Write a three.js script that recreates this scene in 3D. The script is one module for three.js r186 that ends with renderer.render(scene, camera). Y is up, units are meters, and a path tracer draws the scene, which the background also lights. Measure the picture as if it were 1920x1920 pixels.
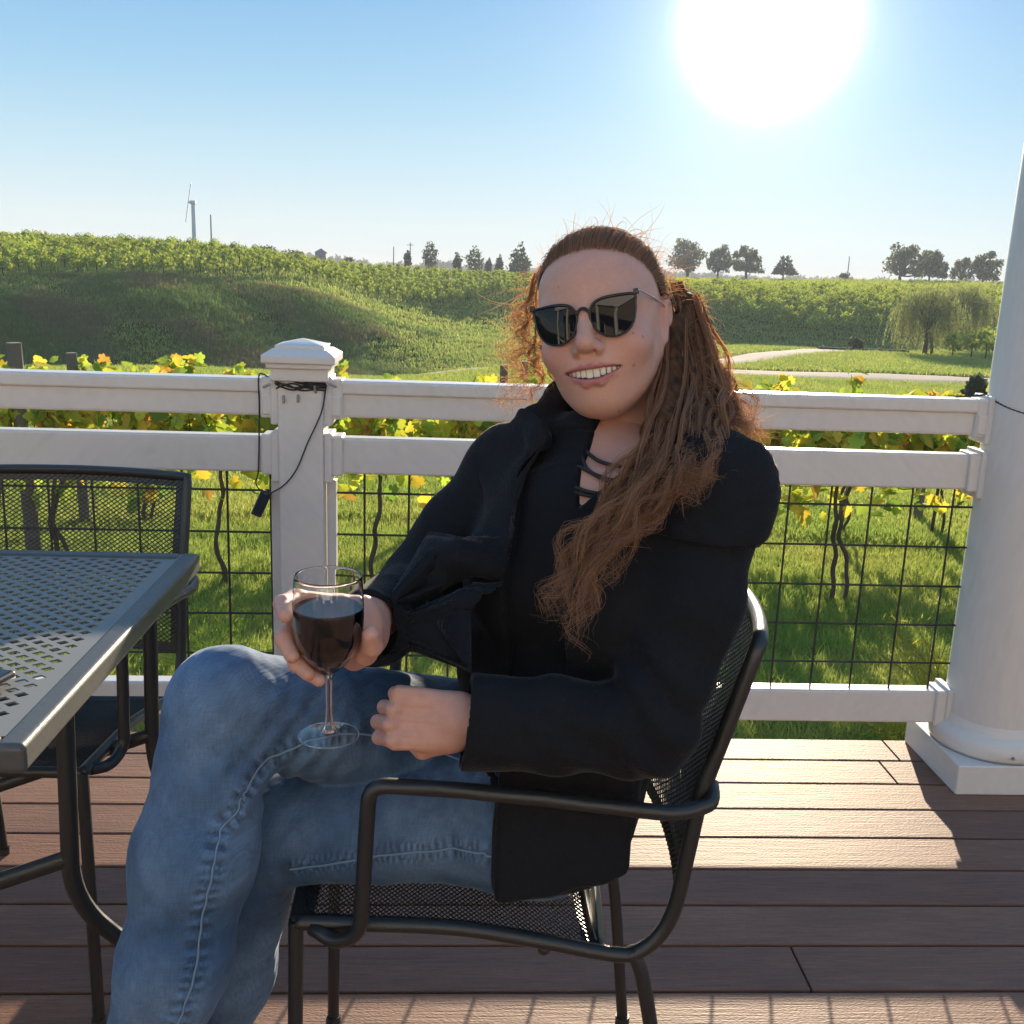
import * as THREE from 'three';
import { mergeGeometries, mergeVertices, toCreasedNormals } from 'three/addons/utils/BufferGeometryUtils.js';
import { RoundedBoxGeometry } from 'three/addons/geometries/RoundedBoxGeometry.js';
import { ImprovedNoise } from 'three/addons/math/ImprovedNoise.js';

// ---------------------------------------------------------------- camera, sky, sun, exposure
const RAD = Math.PI / 180, V = (x, y, z) => new THREE.Vector3(x, y, z);
const scene = new THREE.Scene();
const camera = new THREE.PerspectiveCamera(53.01, 1, 0.05, 9000);
camera.position.set(0, 1.22, 0);
camera.rotation.set(-13.2 * RAD, -3.3 * RAD, 2.1 * RAD, 'YXZ');
const EXPOSURE = 2.5;
const renderer = new THREE.WebGLRenderer({ antialias: true });
renderer.toneMapping = THREE.LinearToneMapping;
renderer.toneMappingExposure = EXPOSURE;
renderer.shadowMap.enabled = true;
const SUN = V(0.2593, 0.2165, -0.9413).normalize();
const sun = new THREE.DirectionalLight(new THREE.Color().setRGB(1, 0.83, 0.6), 5);
sun.name = 'sun';
sun.position.copy(SUN).multiplyScalar(60); sun.target.position.set(0, 0, 0);
sun.castShadow = true; sun.shadow.mapSize.set(4096, 4096);
Object.assign(sun.shadow.camera, { left: -12, right: 12, top: 12, bottom: -12, near: 1, far: 140 });
scene.add(sun, sun.target);
{ // clear evening sky: pale round the whole horizon, blue above, white air glow round the low sun
  const w = 2048, h = 1024, d = new Float32Array(w * h * 4), dir = V(0, 0, 0);
  const stops = [[-90, .5, .52, .5], [0, .80, .90, .90], [2, .76, .89, .92], [5, .58, .80, .92], [9, .37, .65, .88], [14, .225, .49, .82], [25, .20, .44, .77], [45, .18, .40, .72], [90, .17, .37, .68]];
  for (let j = 0; j < h; j++) for (let i = 0; i < w; i++) {
    const el = ((j + .5) / h - .5) * Math.PI, az = ((i + .5) / w - .5) * 2 * Math.PI;
    dir.set(Math.cos(el) * Math.cos(az), Math.sin(el), Math.cos(el) * Math.sin(az));
    const e = el / RAD; let k = 0; while (k < stops.length - 2 && e > stops[k + 1][0]) k++;
    const a = stops[k], b = stops[k + 1], t = e < 0 ? 1 : THREE.MathUtils.clamp((e - a[0]) / (b[0] - a[0]), 0, 1);
    const g = Math.max(1.0, Math.acos(THREE.MathUtils.clamp(dir.dot(SUN), -1, 1)) / RAD);
    const glow = g < 5.2 ? Math.min(40, .42 * Math.pow(5.2 / g, 3.4)) : .42 * Math.pow(5.2 / g, 1.55);
    const o = (j * w + i) * 4, f = 1 / EXPOSURE;
    d[o] = (a[1] + (b[1] - a[1]) * t + glow) * f;
    d[o + 1] = (a[2] + (b[2] - a[2]) * t + glow * .94) * f;
    d[o + 2] = (a[3] + (b[3] - a[3]) * t + glow * .84) * f; d[o + 3] = 1;
  }
  const sky = new THREE.DataTexture(d, w, h, THREE.RGBAFormat, THREE.FloatType);
  sky.mapping = THREE.EquirectangularReflectionMapping; sky.magFilter = sky.minFilter = THREE.LinearFilter; sky.colorSpace = THREE.LinearSRGBColorSpace; sky.needsUpdate = true;
  scene.background = sky; scene.environment = sky;
}

// ---------------------------------------------------------------- helpers
function rng(seed) { let s = seed >>> 0; return () => { s = (s + 0x6d2b79f5) | 0; let t = Math.imul(s ^ (s >>> 15), 1 | s); t = (t + Math.imul(t ^ (t >>> 7), 61 | t)) ^ t; return ((t ^ (t >>> 14)) >>> 0) / 4294967296; }; }
const perlin = new ImprovedNoise(), noise = (x, y, z = 0) => perlin.noise(x + 31.7, y + 11.3, z + 7.9);
const fbm = (x, y, z = 0, n = 4) => { let s = 0, a = .5, f = 1; for (let i = 0; i < n; i++) { s += a * noise(x * f, y * f, z * f + i * 3.1); a *= .5; f *= 2.03; } return s; };
const clamp = THREE.MathUtils.clamp, lerp = THREE.MathUtils.lerp, sstep = THREE.MathUtils.smoothstep;
const names = new Map();
function numbered(n) { const k = names.get(n) ?? 0; names.set(n, k + 1); return k ? n + '_' + String(k).padStart(3, '0') : n; }
function shadows(o) { o.traverse((m) => { if (m.isMesh) { m.castShadow = true; m.receiveShadow = true; } }); return o; }
function part(name, g, m, parent) { const o = new THREE.Mesh(g, m); o.name = name; o.castShadow = o.receiveShadow = true; parent.add(o); return o; }
function thing(name, label, category, pos = [0, 0, 0], group) { const o = new THREE.Group(); o.name = numbered(name); o.position.set(...pos); o.userData = { label, category }; if (group) o.userData.group = group; scene.add(o); return o; }
function solo(name, g, m, label, category, group, kind) { const o = new THREE.Mesh(g, m); o.name = numbered(name); o.castShadow = o.receiveShadow = true; o.userData = { label, category }; if (group) o.userData.group = group; if (kind) o.userData.kind = kind; scene.add(o); return o; }
function mat(rgb, rough = .6, extra = {}) { const { ...e } = extra; const phys = 'transmission' in e || 'sheen' in e || 'clearcoat' in e || 'ior' in e || 'specularIntensity' in e; const m = new (phys ? THREE.MeshPhysicalMaterial : THREE.MeshStandardMaterial)({ roughness: rough, side: THREE.DoubleSide, ...e }); m.color.setRGB(...rgb); return m; }
function canvasTex(w, h, fn, srgb = true, rep = true) { const d = new Uint8Array(w * h * 4); for (let y = 0; y < h; y++) for (let x = 0; x < w; x++) { const c = fn(x / w, y / h), o = (y * w + x) * 4; for (let k = 0; k < 3; k++) d[o + k] = clamp(c[k], 0, 1) * 255; d[o + 3] = 255; } const t = new THREE.DataTexture(d, w, h); if (srgb) t.colorSpace = THREE.SRGBColorSpace; if (rep) t.wrapS = t.wrapT = THREE.RepeatWrapping; t.magFilter = THREE.LinearFilter; t.minFilter = THREE.LinearMipmapLinearFilter; t.generateMipmaps = true; t.needsUpdate = true; return t; }
// noise that repeats over 0..1
const tnoise = (u, v, fx, fy, s = 0) => { const a = u * 2 * Math.PI, b = v * 2 * Math.PI, R = fx / (2 * Math.PI), Q = fy / (2 * Math.PI); return noise(Math.cos(a) * R + s, Math.sin(a) * R + Math.cos(b) * Q, Math.sin(b) * Q + s * 1.7); };
function box(w, h, d, x = 0, y = 0, z = 0, r = .004, seg = 2) { const g = r > 0 ? new RoundedBoxGeometry(w, h, d, seg, Math.min(r, w / 2.1, h / 2.1, d / 2.1)) : new THREE.BoxGeometry(w, h, d); g.translate(x, y, z); return g; }
const plain = (g) => { let q = g.index ? g.toNonIndexed() : g; for (const k of Object.keys(q.attributes)) if (!['position', 'normal', 'uv'].includes(k)) q.deleteAttribute(k); if (!q.attributes.uv) q.setAttribute('uv', new THREE.BufferAttribute(new Float32Array(q.attributes.position.count * 2), 2)); q.morphAttributes = {}; return q; };
const merge = (list) => mergeGeometries(list.map(plain));
class Poly extends THREE.Curve { constructor(p) { super(); this.p = p; } getPoint(t, o = V(0, 0, 0)) { const f = clamp(t, 0, 1) * (this.p.length - 1), i = Math.min(this.p.length - 2, Math.floor(f)); return o.lerpVectors(this.p[i], this.p[i + 1], f - i); } }
// a polyline with rounded corners, as a list of points
function filleted(pts, r = .04, n = 5) { const p = pts.map((a) => V(...a)), out = [p[0]]; for (let i = 1; i < p.length - 1; i++) { const a = p[i - 1], b = p[i], c = p[i + 1], rr = Math.min(r, a.distanceTo(b) * .48, c.distanceTo(b) * .48), s = b.clone().add(a.clone().sub(b).setLength(rr)), e = b.clone().add(c.clone().sub(b).setLength(rr)); for (let k = 0; k <= n; k++) { const t = k / n; out.push(s.clone().multiplyScalar((1 - t) * (1 - t)).addScaledVector(b, 2 * t * (1 - t)).addScaledVector(e, t * t)); } } out.push(p[p.length - 1]); return out; }
// a tube swept along points, with caps; radius may be a function of 0..1; sx, sy squash the section
function tubeP(pts, rad, sides = 10, closed = false, sq = 1) {
  const n = pts.length, pos = [], idx = [], uv = [], T = [], N = []; let L = 0;
  for (let i = 0; i < n; i++) { const a = pts[closed ? (i + n - 1) % n : Math.max(0, i - 1)], b = pts[closed ? (i + 1) % n : Math.min(n - 1, i + 1)]; T.push(b.clone().sub(a).normalize()); }
  let nn = Math.abs(T[0].y) > .9 ? V(1, 0, 0) : V(0, 1, 0); nn.addScaledVector(T[0], -nn.dot(T[0])).normalize();
  for (let i = 0; i < n; i++) { nn = nn.clone().addScaledVector(T[i], -nn.dot(T[i])).normalize(); N.push(nn); }
  const rows = closed ? n + 1 : n;
  for (let i = 0; i < rows; i++) { const k = i % n, b = T[k].clone().cross(N[k]), r = typeof rad === 'function' ? rad(i / (rows - 1)) : rad; if (i) L += pts[k].distanceTo(pts[(i - 1) % n]); for (let s = 0; s <= sides; s++) { const a = s / sides * 2 * Math.PI; const q = pts[k].clone().addScaledVector(N[k], Math.cos(a) * r * sq).addScaledVector(b, Math.sin(a) * r); pos.push(q.x, q.y, q.z); uv.push(s / sides, L); } }
  for (let i = 0; i < rows - 1; i++) for (let s = 0; s < sides; s++) { const a = i * (sides + 1) + s, b = a + sides + 1; idx.push(a, a + 1, b, b, a + 1, b + 1); }
  if (!closed) for (const e of [0, rows - 1]) { const c = pos.length / 3, q = pts[e]; pos.push(q.x, q.y, q.z); uv.push(0, 0); for (let s = 0; s < sides; s++) { const a = e * (sides + 1) + s; e ? idx.push(a, a + 1, c) : idx.push(a + 1, a, c); } }
  const g = new THREE.BufferGeometry(); g.setAttribute('position', new THREE.Float32BufferAttribute(pos, 3)); g.setAttribute('uv', new THREE.Float32BufferAttribute(uv, 2)); g.setIndex(idx); g.computeVertexNormals(); return g;
}
const smoothPts = (pts, n, closed = false, tension = .5) => new THREE.CatmullRomCurve3(pts.map((p) => (p.isVector3 ? p : V(...p))), closed, 'catmullrom', tension).getPoints(n);
// metre uv on a box-like geometry by its face normals
function boxUV(g, s = 1, ox = 0, oy = 0) { const p = g.attributes.position, n = g.attributes.normal, uv = new Float32Array(p.count * 2); for (let i = 0; i < p.count; i++) { const ax = Math.abs(n.getX(i)), ay = Math.abs(n.getY(i)), az = Math.abs(n.getZ(i)); let u, v; if (ay >= ax && ay >= az) { u = p.getX(i); v = p.getZ(i); } else if (az >= ax) { u = p.getX(i); v = p.getY(i); } else { u = p.getZ(i); v = p.getY(i); } uv[i * 2] = u * s + ox; uv[i * 2 + 1] = v * s + oy; } g.setAttribute('uv', new THREE.BufferAttribute(uv, 2)); return g; }
function flatGeo(pos, idx, col, uv) { const g = new THREE.BufferGeometry(); g.setAttribute('position', new THREE.Float32BufferAttribute(pos, 3)); if (uv) g.setAttribute('uv', new THREE.Float32BufferAttribute(uv, 2)); if (col) g.setAttribute('color', new THREE.Float32BufferAttribute(col, 3)); if (idx) g.setIndex(idx); g.computeVertexNormals(); return g; }
// ---------------------------------------------------------------- distance fields meshed with surface nets
const rc = (a, ra, b, rb) => { const [ax, ay, az] = a, dx = b[0] - ax, dy = b[1] - ay, dz = b[2] - az, l2 = dx * dx + dy * dy + dz * dz || 1e-9, dr = rb - ra; return (x, y, z) => { const px = x - ax, py = y - ay, pz = z - az; let h = (px * dx + py * dy + pz * dz) / l2; h = h < 0 ? 0 : h > 1 ? 1 : h; const qx = px - dx * h, qy = py - dy * h, qz = pz - dz * h; return Math.sqrt(qx * qx + qy * qy + qz * qz) - ra - dr * h; }; };
const el = (c, r) => { const [cx, cy, cz] = c, [rx, ry, rz] = r; return (x, y, z) => { const a = (x - cx) / rx, b = (y - cy) / ry, d = (z - cz) / rz, k0 = Math.sqrt(a * a + b * b + d * d), a2 = a / rx, b2 = b / ry, d2 = d / rz, k1 = Math.sqrt(a2 * a2 + b2 * b2 + d2 * d2); return k1 < 1e-9 ? -Math.min(rx, ry, rz) : k0 * (k0 - 1) / k1; }; };
const smin = (a, b, k) => { const h = Math.max(k - Math.abs(a - b), 0) / k; return Math.min(a, b) - h * h * k * .25; };
const smax = (a, b, k) => -smin(-a, -b, k);
const chain = (pts, rad, k = .01) => { const s = []; for (let i = 0; i < pts.length - 1; i++) s.push(rc(pts[i], rad[i], pts[i + 1], rad[i + 1])); return (x, y, z) => { let d = s[0](x, y, z); for (let i = 1; i < s.length; i++) d = smin(d, s[i](x, y, z), k); return d; }; };
const blend = (list, k) => (x, y, z) => { let d = list[0](x, y, z); for (let i = 1; i < list.length; i++) d = smin(d, list[i](x, y, z), k); return d; };
function sdfMesh(f, lo, hi, cell, colorFn, slack = 1.35) {
  const n = [0, 1, 2].map((k) => Math.ceil((hi[k] - lo[k]) / cell) + 1), [nx, ny, nz] = n, F = new Float32Array(nx * ny * nz).fill(9), B = 8;
  const at = (i, j, k) => (k * ny + j) * nx + i;
  for (let bk = 0; bk < nz; bk += B) for (let bj = 0; bj < ny; bj += B) for (let bi = 0; bi < nx; bi += B) {
    const c = f(lo[0] + (bi + B / 2) * cell, lo[1] + (bj + B / 2) * cell, lo[2] + (bk + B / 2) * cell);
    if (Math.abs(c) > (B / 2 + 1) * 1.75 * cell * slack) { if (c < 0) for (let k = bk; k < Math.min(bk + B, nz); k++) for (let j = bj; j < Math.min(bj + B, ny); j++) for (let i = bi; i < Math.min(bi + B, nx); i++) F[at(i, j, k)] = -9; continue; }
    for (let k = bk; k < Math.min(bk + B, nz); k++) for (let j = bj; j < Math.min(bj + B, ny); j++) for (let i = bi; i < Math.min(bi + B, nx); i++) F[at(i, j, k)] = f(lo[0] + i * cell, lo[1] + j * cell, lo[2] + k * cell);
  }
  const id = new Int32Array(nx * ny * nz).fill(-1), pos = [], idx = [];
  for (let k = 0; k < nz - 1; k++) for (let j = 0; j < ny - 1; j++) for (let i = 0; i < nx - 1; i++) {
    let m = 0, q = 0; const v = []; for (let c = 0; c < 8; c++) { const d = F[at(i + (c & 1), j + (c >> 1 & 1), k + (c >> 2))]; v.push(d); if (d < 0) m |= 1 << c; }
    if (m === 0 || m === 255) continue;
    let sx = 0, sy = 0, sz = 0;
    for (let c = 0; c < 8; c++) for (let b = 0; b < 3; b++) { const e = c | 1 << b; if (e === c) continue; if ((v[c] < 0) === (v[e] < 0)) continue; let t = v[c] / (v[c] - v[e]); if (Math.abs(v[c]) > 8 || Math.abs(v[e]) > 8) t = .5; sx += (c & 1) + (b === 0 ? t : 0); sy += (c >> 1 & 1) + (b === 1 ? t : 0); sz += (c >> 2) + (b === 2 ? t : 0); q++; }
    id[at(i, j, k)] = pos.length / 3; pos.push(lo[0] + (i + sx / q) * cell, lo[1] + (j + sy / q) * cell, lo[2] + (k + sz / q) * cell);
  }
  const quad = (a, b, c, d, s) => { if (a < 0 || b < 0 || c < 0 || d < 0) return; s ? idx.push(a, b, c, a, c, d) : idx.push(a, c, b, a, d, c); };
  for (let k = 1; k < nz - 1; k++) for (let j = 1; j < ny - 1; j++) for (let i = 1; i < nx - 1; i++) { const o = at(i, j, k), s = F[o] < 0;
    if (s !== F[o + 1] < 0) quad(id[at(i, j - 1, k - 1)], id[at(i, j, k - 1)], id[at(i, j, k)], id[at(i, j - 1, k)], s);
    if (s !== F[o + nx] < 0) quad(id[at(i - 1, j, k - 1)], id[at(i - 1, j, k)], id[at(i, j, k)], id[at(i, j, k - 1)], s);
    if (s !== F[o + nx * ny] < 0) quad(id[at(i - 1, j - 1, k)], id[at(i, j - 1, k)], id[at(i, j, k)], id[at(i - 1, j, k)], s); }
  const nor = new Float32Array(pos.length), e = cell * .5, col = colorFn ? new Float32Array(pos.length) : null, uv = new Float32Array(pos.length / 3 * 2);
  for (let i = 0; i < pos.length; i += 3) { const [x, y, z] = [pos[i], pos[i + 1], pos[i + 2]]; let a = f(x + e, y, z) - f(x - e, y, z), b = f(x, y + e, z) - f(x, y - e, z), c = f(x, y, z + e) - f(x, y, z - e); const l = Math.hypot(a, b, c) || 1; nor[i] = a / l; nor[i + 1] = b / l; nor[i + 2] = c / l; if (col) { const q = colorFn(x, y, z, a / l, b / l, c / l); col[i] = q[0]; col[i + 1] = q[1]; col[i + 2] = q[2]; } }
  const g = new THREE.BufferGeometry(); g.setAttribute('position', new THREE.Float32BufferAttribute(pos, 3)); g.setAttribute('normal', new THREE.BufferAttribute(nor, 3)); g.setAttribute('uv', new THREE.BufferAttribute(uv, 2)); if (col) g.setAttribute('color', new THREE.BufferAttribute(col, 3)); g.setIndex(idx); return g;
}
// thin ribbons for hair: list of {p: [Vector3...], w: width, c: [r,g,b]}
function ribbons(list, taper = true) {
  const pos = [], col = [], idx = [], nor = [], R = rng(4242);
  for (const s of list) { const n = s.p.length, base = pos.length / 3, side = V(R() - .5, R() - .5, R() - .5).normalize();
    for (let i = 0; i < n; i++) { const t = s.p[Math.min(n - 1, i + 1)].clone().sub(s.p[Math.max(0, i - 1)]).normalize(), b = side.clone().addScaledVector(t, -side.dot(t)).normalize(), w = s.w * (taper ? 1 - .75 * Math.pow(i / (n - 1), 2) : 1), nn = t.clone().cross(b), k = s.k ? s.k(i / (n - 1)) : 1;
      for (const e of [-1, 1]) { pos.push(s.p[i].x + b.x * w * e * .5, s.p[i].y + b.y * w * e * .5, s.p[i].z + b.z * w * e * .5); col.push(s.c[0] * k, s.c[1] * k, s.c[2] * k); nor.push(nn.x * .8 + b.x * e * .6, nn.y * .8 + b.y * e * .6, nn.z * .8 + b.z * e * .6); }
      if (i) { const a = base + i * 2; idx.push(a - 2, a, a - 1, a, a + 1, a - 1); } } }
  const g = new THREE.BufferGeometry(); g.setAttribute('position', new THREE.Float32BufferAttribute(pos, 3)); g.setAttribute('normal', new THREE.Float32BufferAttribute(nor, 3)); g.setAttribute('color', new THREE.Float32BufferAttribute(col, 3)); g.setIndex(idx); return g;
}
// ---------------------------------------------------------------- terrain
// height of the land from surveyed points (x, z, y), smoothed with a thin plate in (bearing, log distance)
const land = (() => {
  const S = [
    [2.43, -6.2, -.8], [-1.5, -6.3, -.8], [3.3, -8.2, -.95], [-2, -9, -1], [0.5, -6.2, -.8], [4.5, -9.5, -1.02], [4.1, -11.8, -1.2], [-.95, -11.8, -1.2], [-5, -12, -1.2], [9, -10, -1.1], [-7, -6, -.8], [7, -6, -.8],
    [11.6, -34.3, -2.6], [16, -35.8, -2.6], [0, -35, -2.55], [-9, -34, -2.6], [-16, -30, -2.5], [26, -30, -2.4],
    [19.75, -44.4, -3], [23.2, -52.4, -3.1], [12.9, -47.3, -3.1], [.5, -45.3, -3.1], [-1.3, -42, -3],
    [14.6, -57.7, -3.4], [28.5, -77.8, -3.8], [32.5, -70.6, -3.6], [36, -69, -3.5], [24.3, -86.5, -4.25], [30.9, -79.8, -4], [44, -76, -3.4], [12, -86, -4.3],
    [-25, -57, -4.5], [-15, -63, -4.7], [-8.5, -71, -4.7], [-3, -76, -4.4], [4, -84, -4.4],
    [-27.4, -63.5, -1.5], [-18.6, -69.5, -1.3], [-10.3, -78.5, -1.6], [-6.5, -85, -2.5], [1, -97, -3.2],
    [-29.4, -69, -.41], [-21, -75.1, -.09], [-11.5, -87.2, -.27], [4.4, -109.9, -.98],
    [-58.5, -138.1, .1], [-41.7, -149.3, -.3], [-20.9, -158.6, -.9], [3.2, -170, -1.6],
    [26, -94, -4.5], [36, -92, -4.4], [17, -96, -4.6], [24.2, -103, -2.1], [34.6, -101, -2.5], [42.5, -101, -1.75], [46.9, -142.5, -.9], [30, -140, -.6], [62, -138, -.3],
    [50.2, -224.5, -.5], [81.6, -215, .4], [104.8, -204.7, .8], [15, -215, -1.2],
    [-80, -90, 1.5], [90, -80, -1], [60, -50, -2.6], [-45, -45, -1.5],
  ];
  for (const az of [-65, -45, -30, -15, 0, 15, 30, 45, 65]) { S.push([2.8 * Math.sin(az * RAD), -2.8 * Math.cos(az * RAD), -.42]); S.push([350 * Math.sin(az * RAD), -350 * Math.cos(az * RAD), -1]); S.push([1200 * Math.sin(az * RAD), -1200 * Math.cos(az * RAD), -3]); S.push([4500 * Math.sin(az * RAD), -4500 * Math.cos(az * RAD), -4]); }
  const P = S.map(([x, z, y]) => [Math.atan2(x, -z) * 1.6, Math.log(Math.hypot(x, z)), y]), n = P.length, N = n + 3;
  const phi = (d2) => (d2 < 1e-12 ? 0 : .5 * d2 * Math.log(d2));
  const A = Array.from({ length: N }, () => new Float64Array(N + 1));
  for (let i = 0; i < n; i++) { for (let j = 0; j < n; j++) A[i][j] = phi((P[i][0] - P[j][0]) ** 2 + (P[i][1] - P[j][1]) ** 2); A[i][i] += .0004; A[i][n] = A[n][i] = 1; A[i][n + 1] = A[n + 1][i] = P[i][0]; A[i][n + 2] = A[n + 2][i] = P[i][1]; A[i][N] = P[i][2]; }
  for (let c = 0; c < N; c++) { let m = c; for (let r = c + 1; r < N; r++) if (Math.abs(A[r][c]) > Math.abs(A[m][c])) m = r; [A[c], A[m]] = [A[m], A[c]]; for (let r = 0; r < N; r++) if (r !== c && A[r][c]) { const f = A[r][c] / A[c][c]; for (let k = c; k <= N; k++) A[r][k] -= f * A[c][k]; } }
  const w = A.map((r, i) => r[N] / r[i]);
  return (x, z) => {
    const D = Math.max(2.6, Math.hypot(x, z)), az0 = Math.atan2(x, -z), az = clamp(az0, -1.2, 1.2), a = az * 1.6, b = Math.log(D);
    let s = w[n] + w[n + 1] * a + w[n + 2] * b;
    for (let i = 0; i < n; i++) s += w[i] * phi((a - P[i][0]) ** 2 + (b - P[i][1]) ** 2);
    const k = sstep(Math.abs(az0), 1.2, 1.75); s = lerp(s, -.45 - Math.min(3, D * .004), k);
    return s + fbm(x * .11, z * .11, 0, 3) * .12 * sstep(D, 9, 40) + fbm(x * .9, z * .9, 3, 2) * .035;
  };
})();
const grassTex = canvasTex(512, 512, (u, v) => { const a = tnoise(u, v, 60, 60), b = tnoise(u, v, 14, 14, 4), c = tnoise(u, v, 200, 200, 9); const k = .30 + .1 * a + .07 * b + .09 * c, y = .5 + .5 * b + .3 * a; return [k * (.78 + .22 * y), k * 1.12, k * .36]; });
const landMat = mat([.62, .62, .55], 1, { map: grassTex, specularIntensity: .05 });
{
  const rings = 250, seg = 480, pos = [], uv = [], idx = [];
  for (let i = 0; i <= rings; i++) { const D = i === 0 ? 0 : Math.exp(lerp(Math.log(1.5), Math.log(5200), (i - 1) / (rings - 1))); for (let s = 0; s <= seg; s++) { // finer towards the valley
    const q = s / seg * 2 - 1, az = Math.sign(q) * (Math.abs(q) < .7 ? Math.abs(q) / .7 * 55 : 55 + (Math.abs(q) - .7) / .3 * 125) * RAD, x = D * Math.sin(az), z = -D * Math.cos(az); pos.push(x, land(x, z), z); uv.push(x / 2.3, z / 2.3); } }
  for (let i = 0; i < rings; i++) for (let s = 0; s < seg; s++) { const a = i * (seg + 1) + s, b = a + seg + 1; idx.push(a, b, a + 1, b, b + 1, a + 1); }
  const g = flatGeo(pos, idx, null, uv);
  const o = solo('lawn_terrain', g, landMat, 'rolling green lawn and hills beyond the deck', 'ground', null, 'structure');
}
// drives: strips a little above the land
const gravelTex = canvasTex(256, 256, (u, v) => { const a = tnoise(u, v, 90, 90), b = tnoise(u, v, 10, 10, 3); const k = .66 + .12 * a + .06 * b; return [k, k * .93, k * .86]; });
const gravel = mat([.75, .73, .72], .95, { map: gravelTex, specularIntensity: .15 });
function drive(name, pts, wid, label) {
  const c = smoothPts(pts.map(([x, z]) => V(x, 0, z)), 90), pos = [], uv = [], idx = [], M = 6; let L = 0;
  c.forEach((p, i) => { const a = c[Math.max(0, i - 1)], b = c[Math.min(c.length - 1, i + 1)], t = b.clone().sub(a).normalize(), n = V(-t.z, 0, t.x); if (i) L += p.distanceTo(c[i - 1]); const w = wid * (1 + .06 * noise(L * .3, 2)); for (let k = 0; k <= M; k++) { const q = p.clone().addScaledVector(n, (k / M - .5) * w); pos.push(q.x, land(q.x, q.z) + .05 + (k === 0 || k === M ? -.09 : .035), q.z); uv.push(q.x / 2, q.z / 2); } });
  for (let i = 0; i < c.length - 1; i++) for (let k = 0; k < M; k++) { const a = i * (M + 1) + k, b = a + M + 1; idx.push(a, b, a + 1, b, b + 1, a + 1); }
  solo(name, flatGeo(pos, idx, null, uv), gravel, label, 'road', null, 'structure');
  return c;
}
const road1 = drive('gravel_road', [[-26, -35], [-12, -37.5], [-3, -41], [.5, -45.3], [6, -47], [13, -48.5], [20.5, -47.5], [28, -46], [40, -43], [70, -36]], 4.6, 'pale gravel road crossing the lawn below the hills');
const road2 = drive('gravel_path', [[4, -47], [9, -52], [14.6, -57.7], [21, -67], [27, -75], [30.5, -80.5], [29, -84.5], [24, -86.2], [18, -88.5], [10, -91]], 3.2, 'pale gravel path turning by the low wooden barrier');

// ---------------------------------------------------------------- deck
const woodTex = canvasTex(1024, 256, (u, v) => { const g = tnoise(u, v, 14, 120) * .6 + tnoise(u, v, 40, 230, 7) * .5, f = tnoise(u, v, 260, 260, 2) * .5, s = tnoise(u, v, 5, 6, 12); const k = .62 + .14 * g + .13 * f + .05 * s; return [k, k * .84, k * .8]; });
const woodBump = canvasTex(512, 256, (u, v) => { const k = .5 + .3 * tnoise(u, v, 12, 160) + .35 * tnoise(u, v, 250, 250, 5); return [k, k, k]; }, false);
{
  const deck = new THREE.Group(); deck.name = 'deck'; deck.userData = { kind: 'structure', label: 'reddish brown composite deck of grooved boards', category: 'deck' }; scene.add(deck);
  const tones = [[.54, .40, .30], [.49, .355, .275], [.60, .445, .33], [.52, .385, .30], [.57, .405, .295]];
  const mats = tones.map((c) => mat(c, .62, { specularIntensity: .75, map: woodTex, bumpMap: woodBump, bumpScale: .0012 }));
  const R = rng(5), pitch = .1265; let z = -2.556 + pitch / 2, row = 0;
  const joints = { 0: [1.19], 7: [.652], 3: [-1.6], 5: [-2.2], 2: [1.9], 1: [1.13] };
  for (; z < 5.2; z += pitch, row++) {
    const cuts = [-6.5, ...(joints[row] ?? [lerp(-5, 5, R())]), 6.5];
    for (let i = 0; i < cuts.length - 1; i++) {
      const a = cuts[i] + .0015, b = cuts[i + 1] - .0015, g = box(b - a, .025, pitch - .006, (a + b) / 2, -.0125, z, .003, 1);
      boxUV(g, 1, R() * 3, R() * 3); const uv = g.attributes.uv; for (let k = 0; k < uv.count; k++) uv.setXY(k, uv.getX(k) / 1.1, uv.getY(k) / .3);
      part('board', g, mats[Math.floor(R() * mats.length)], deck);
    }
  }
  const joist = mat([.07, .045, .03], .9);
  part('fascia', box(13, .2, .03, 0, -.135, -2.55, .003, 1), mats[1], deck);
  for (let x = -6.2; x < 6.4; x += .4) part('joist', box(.04, .17, 7.6, x, -.112, 1.3, 0), joist, deck);
}

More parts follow.
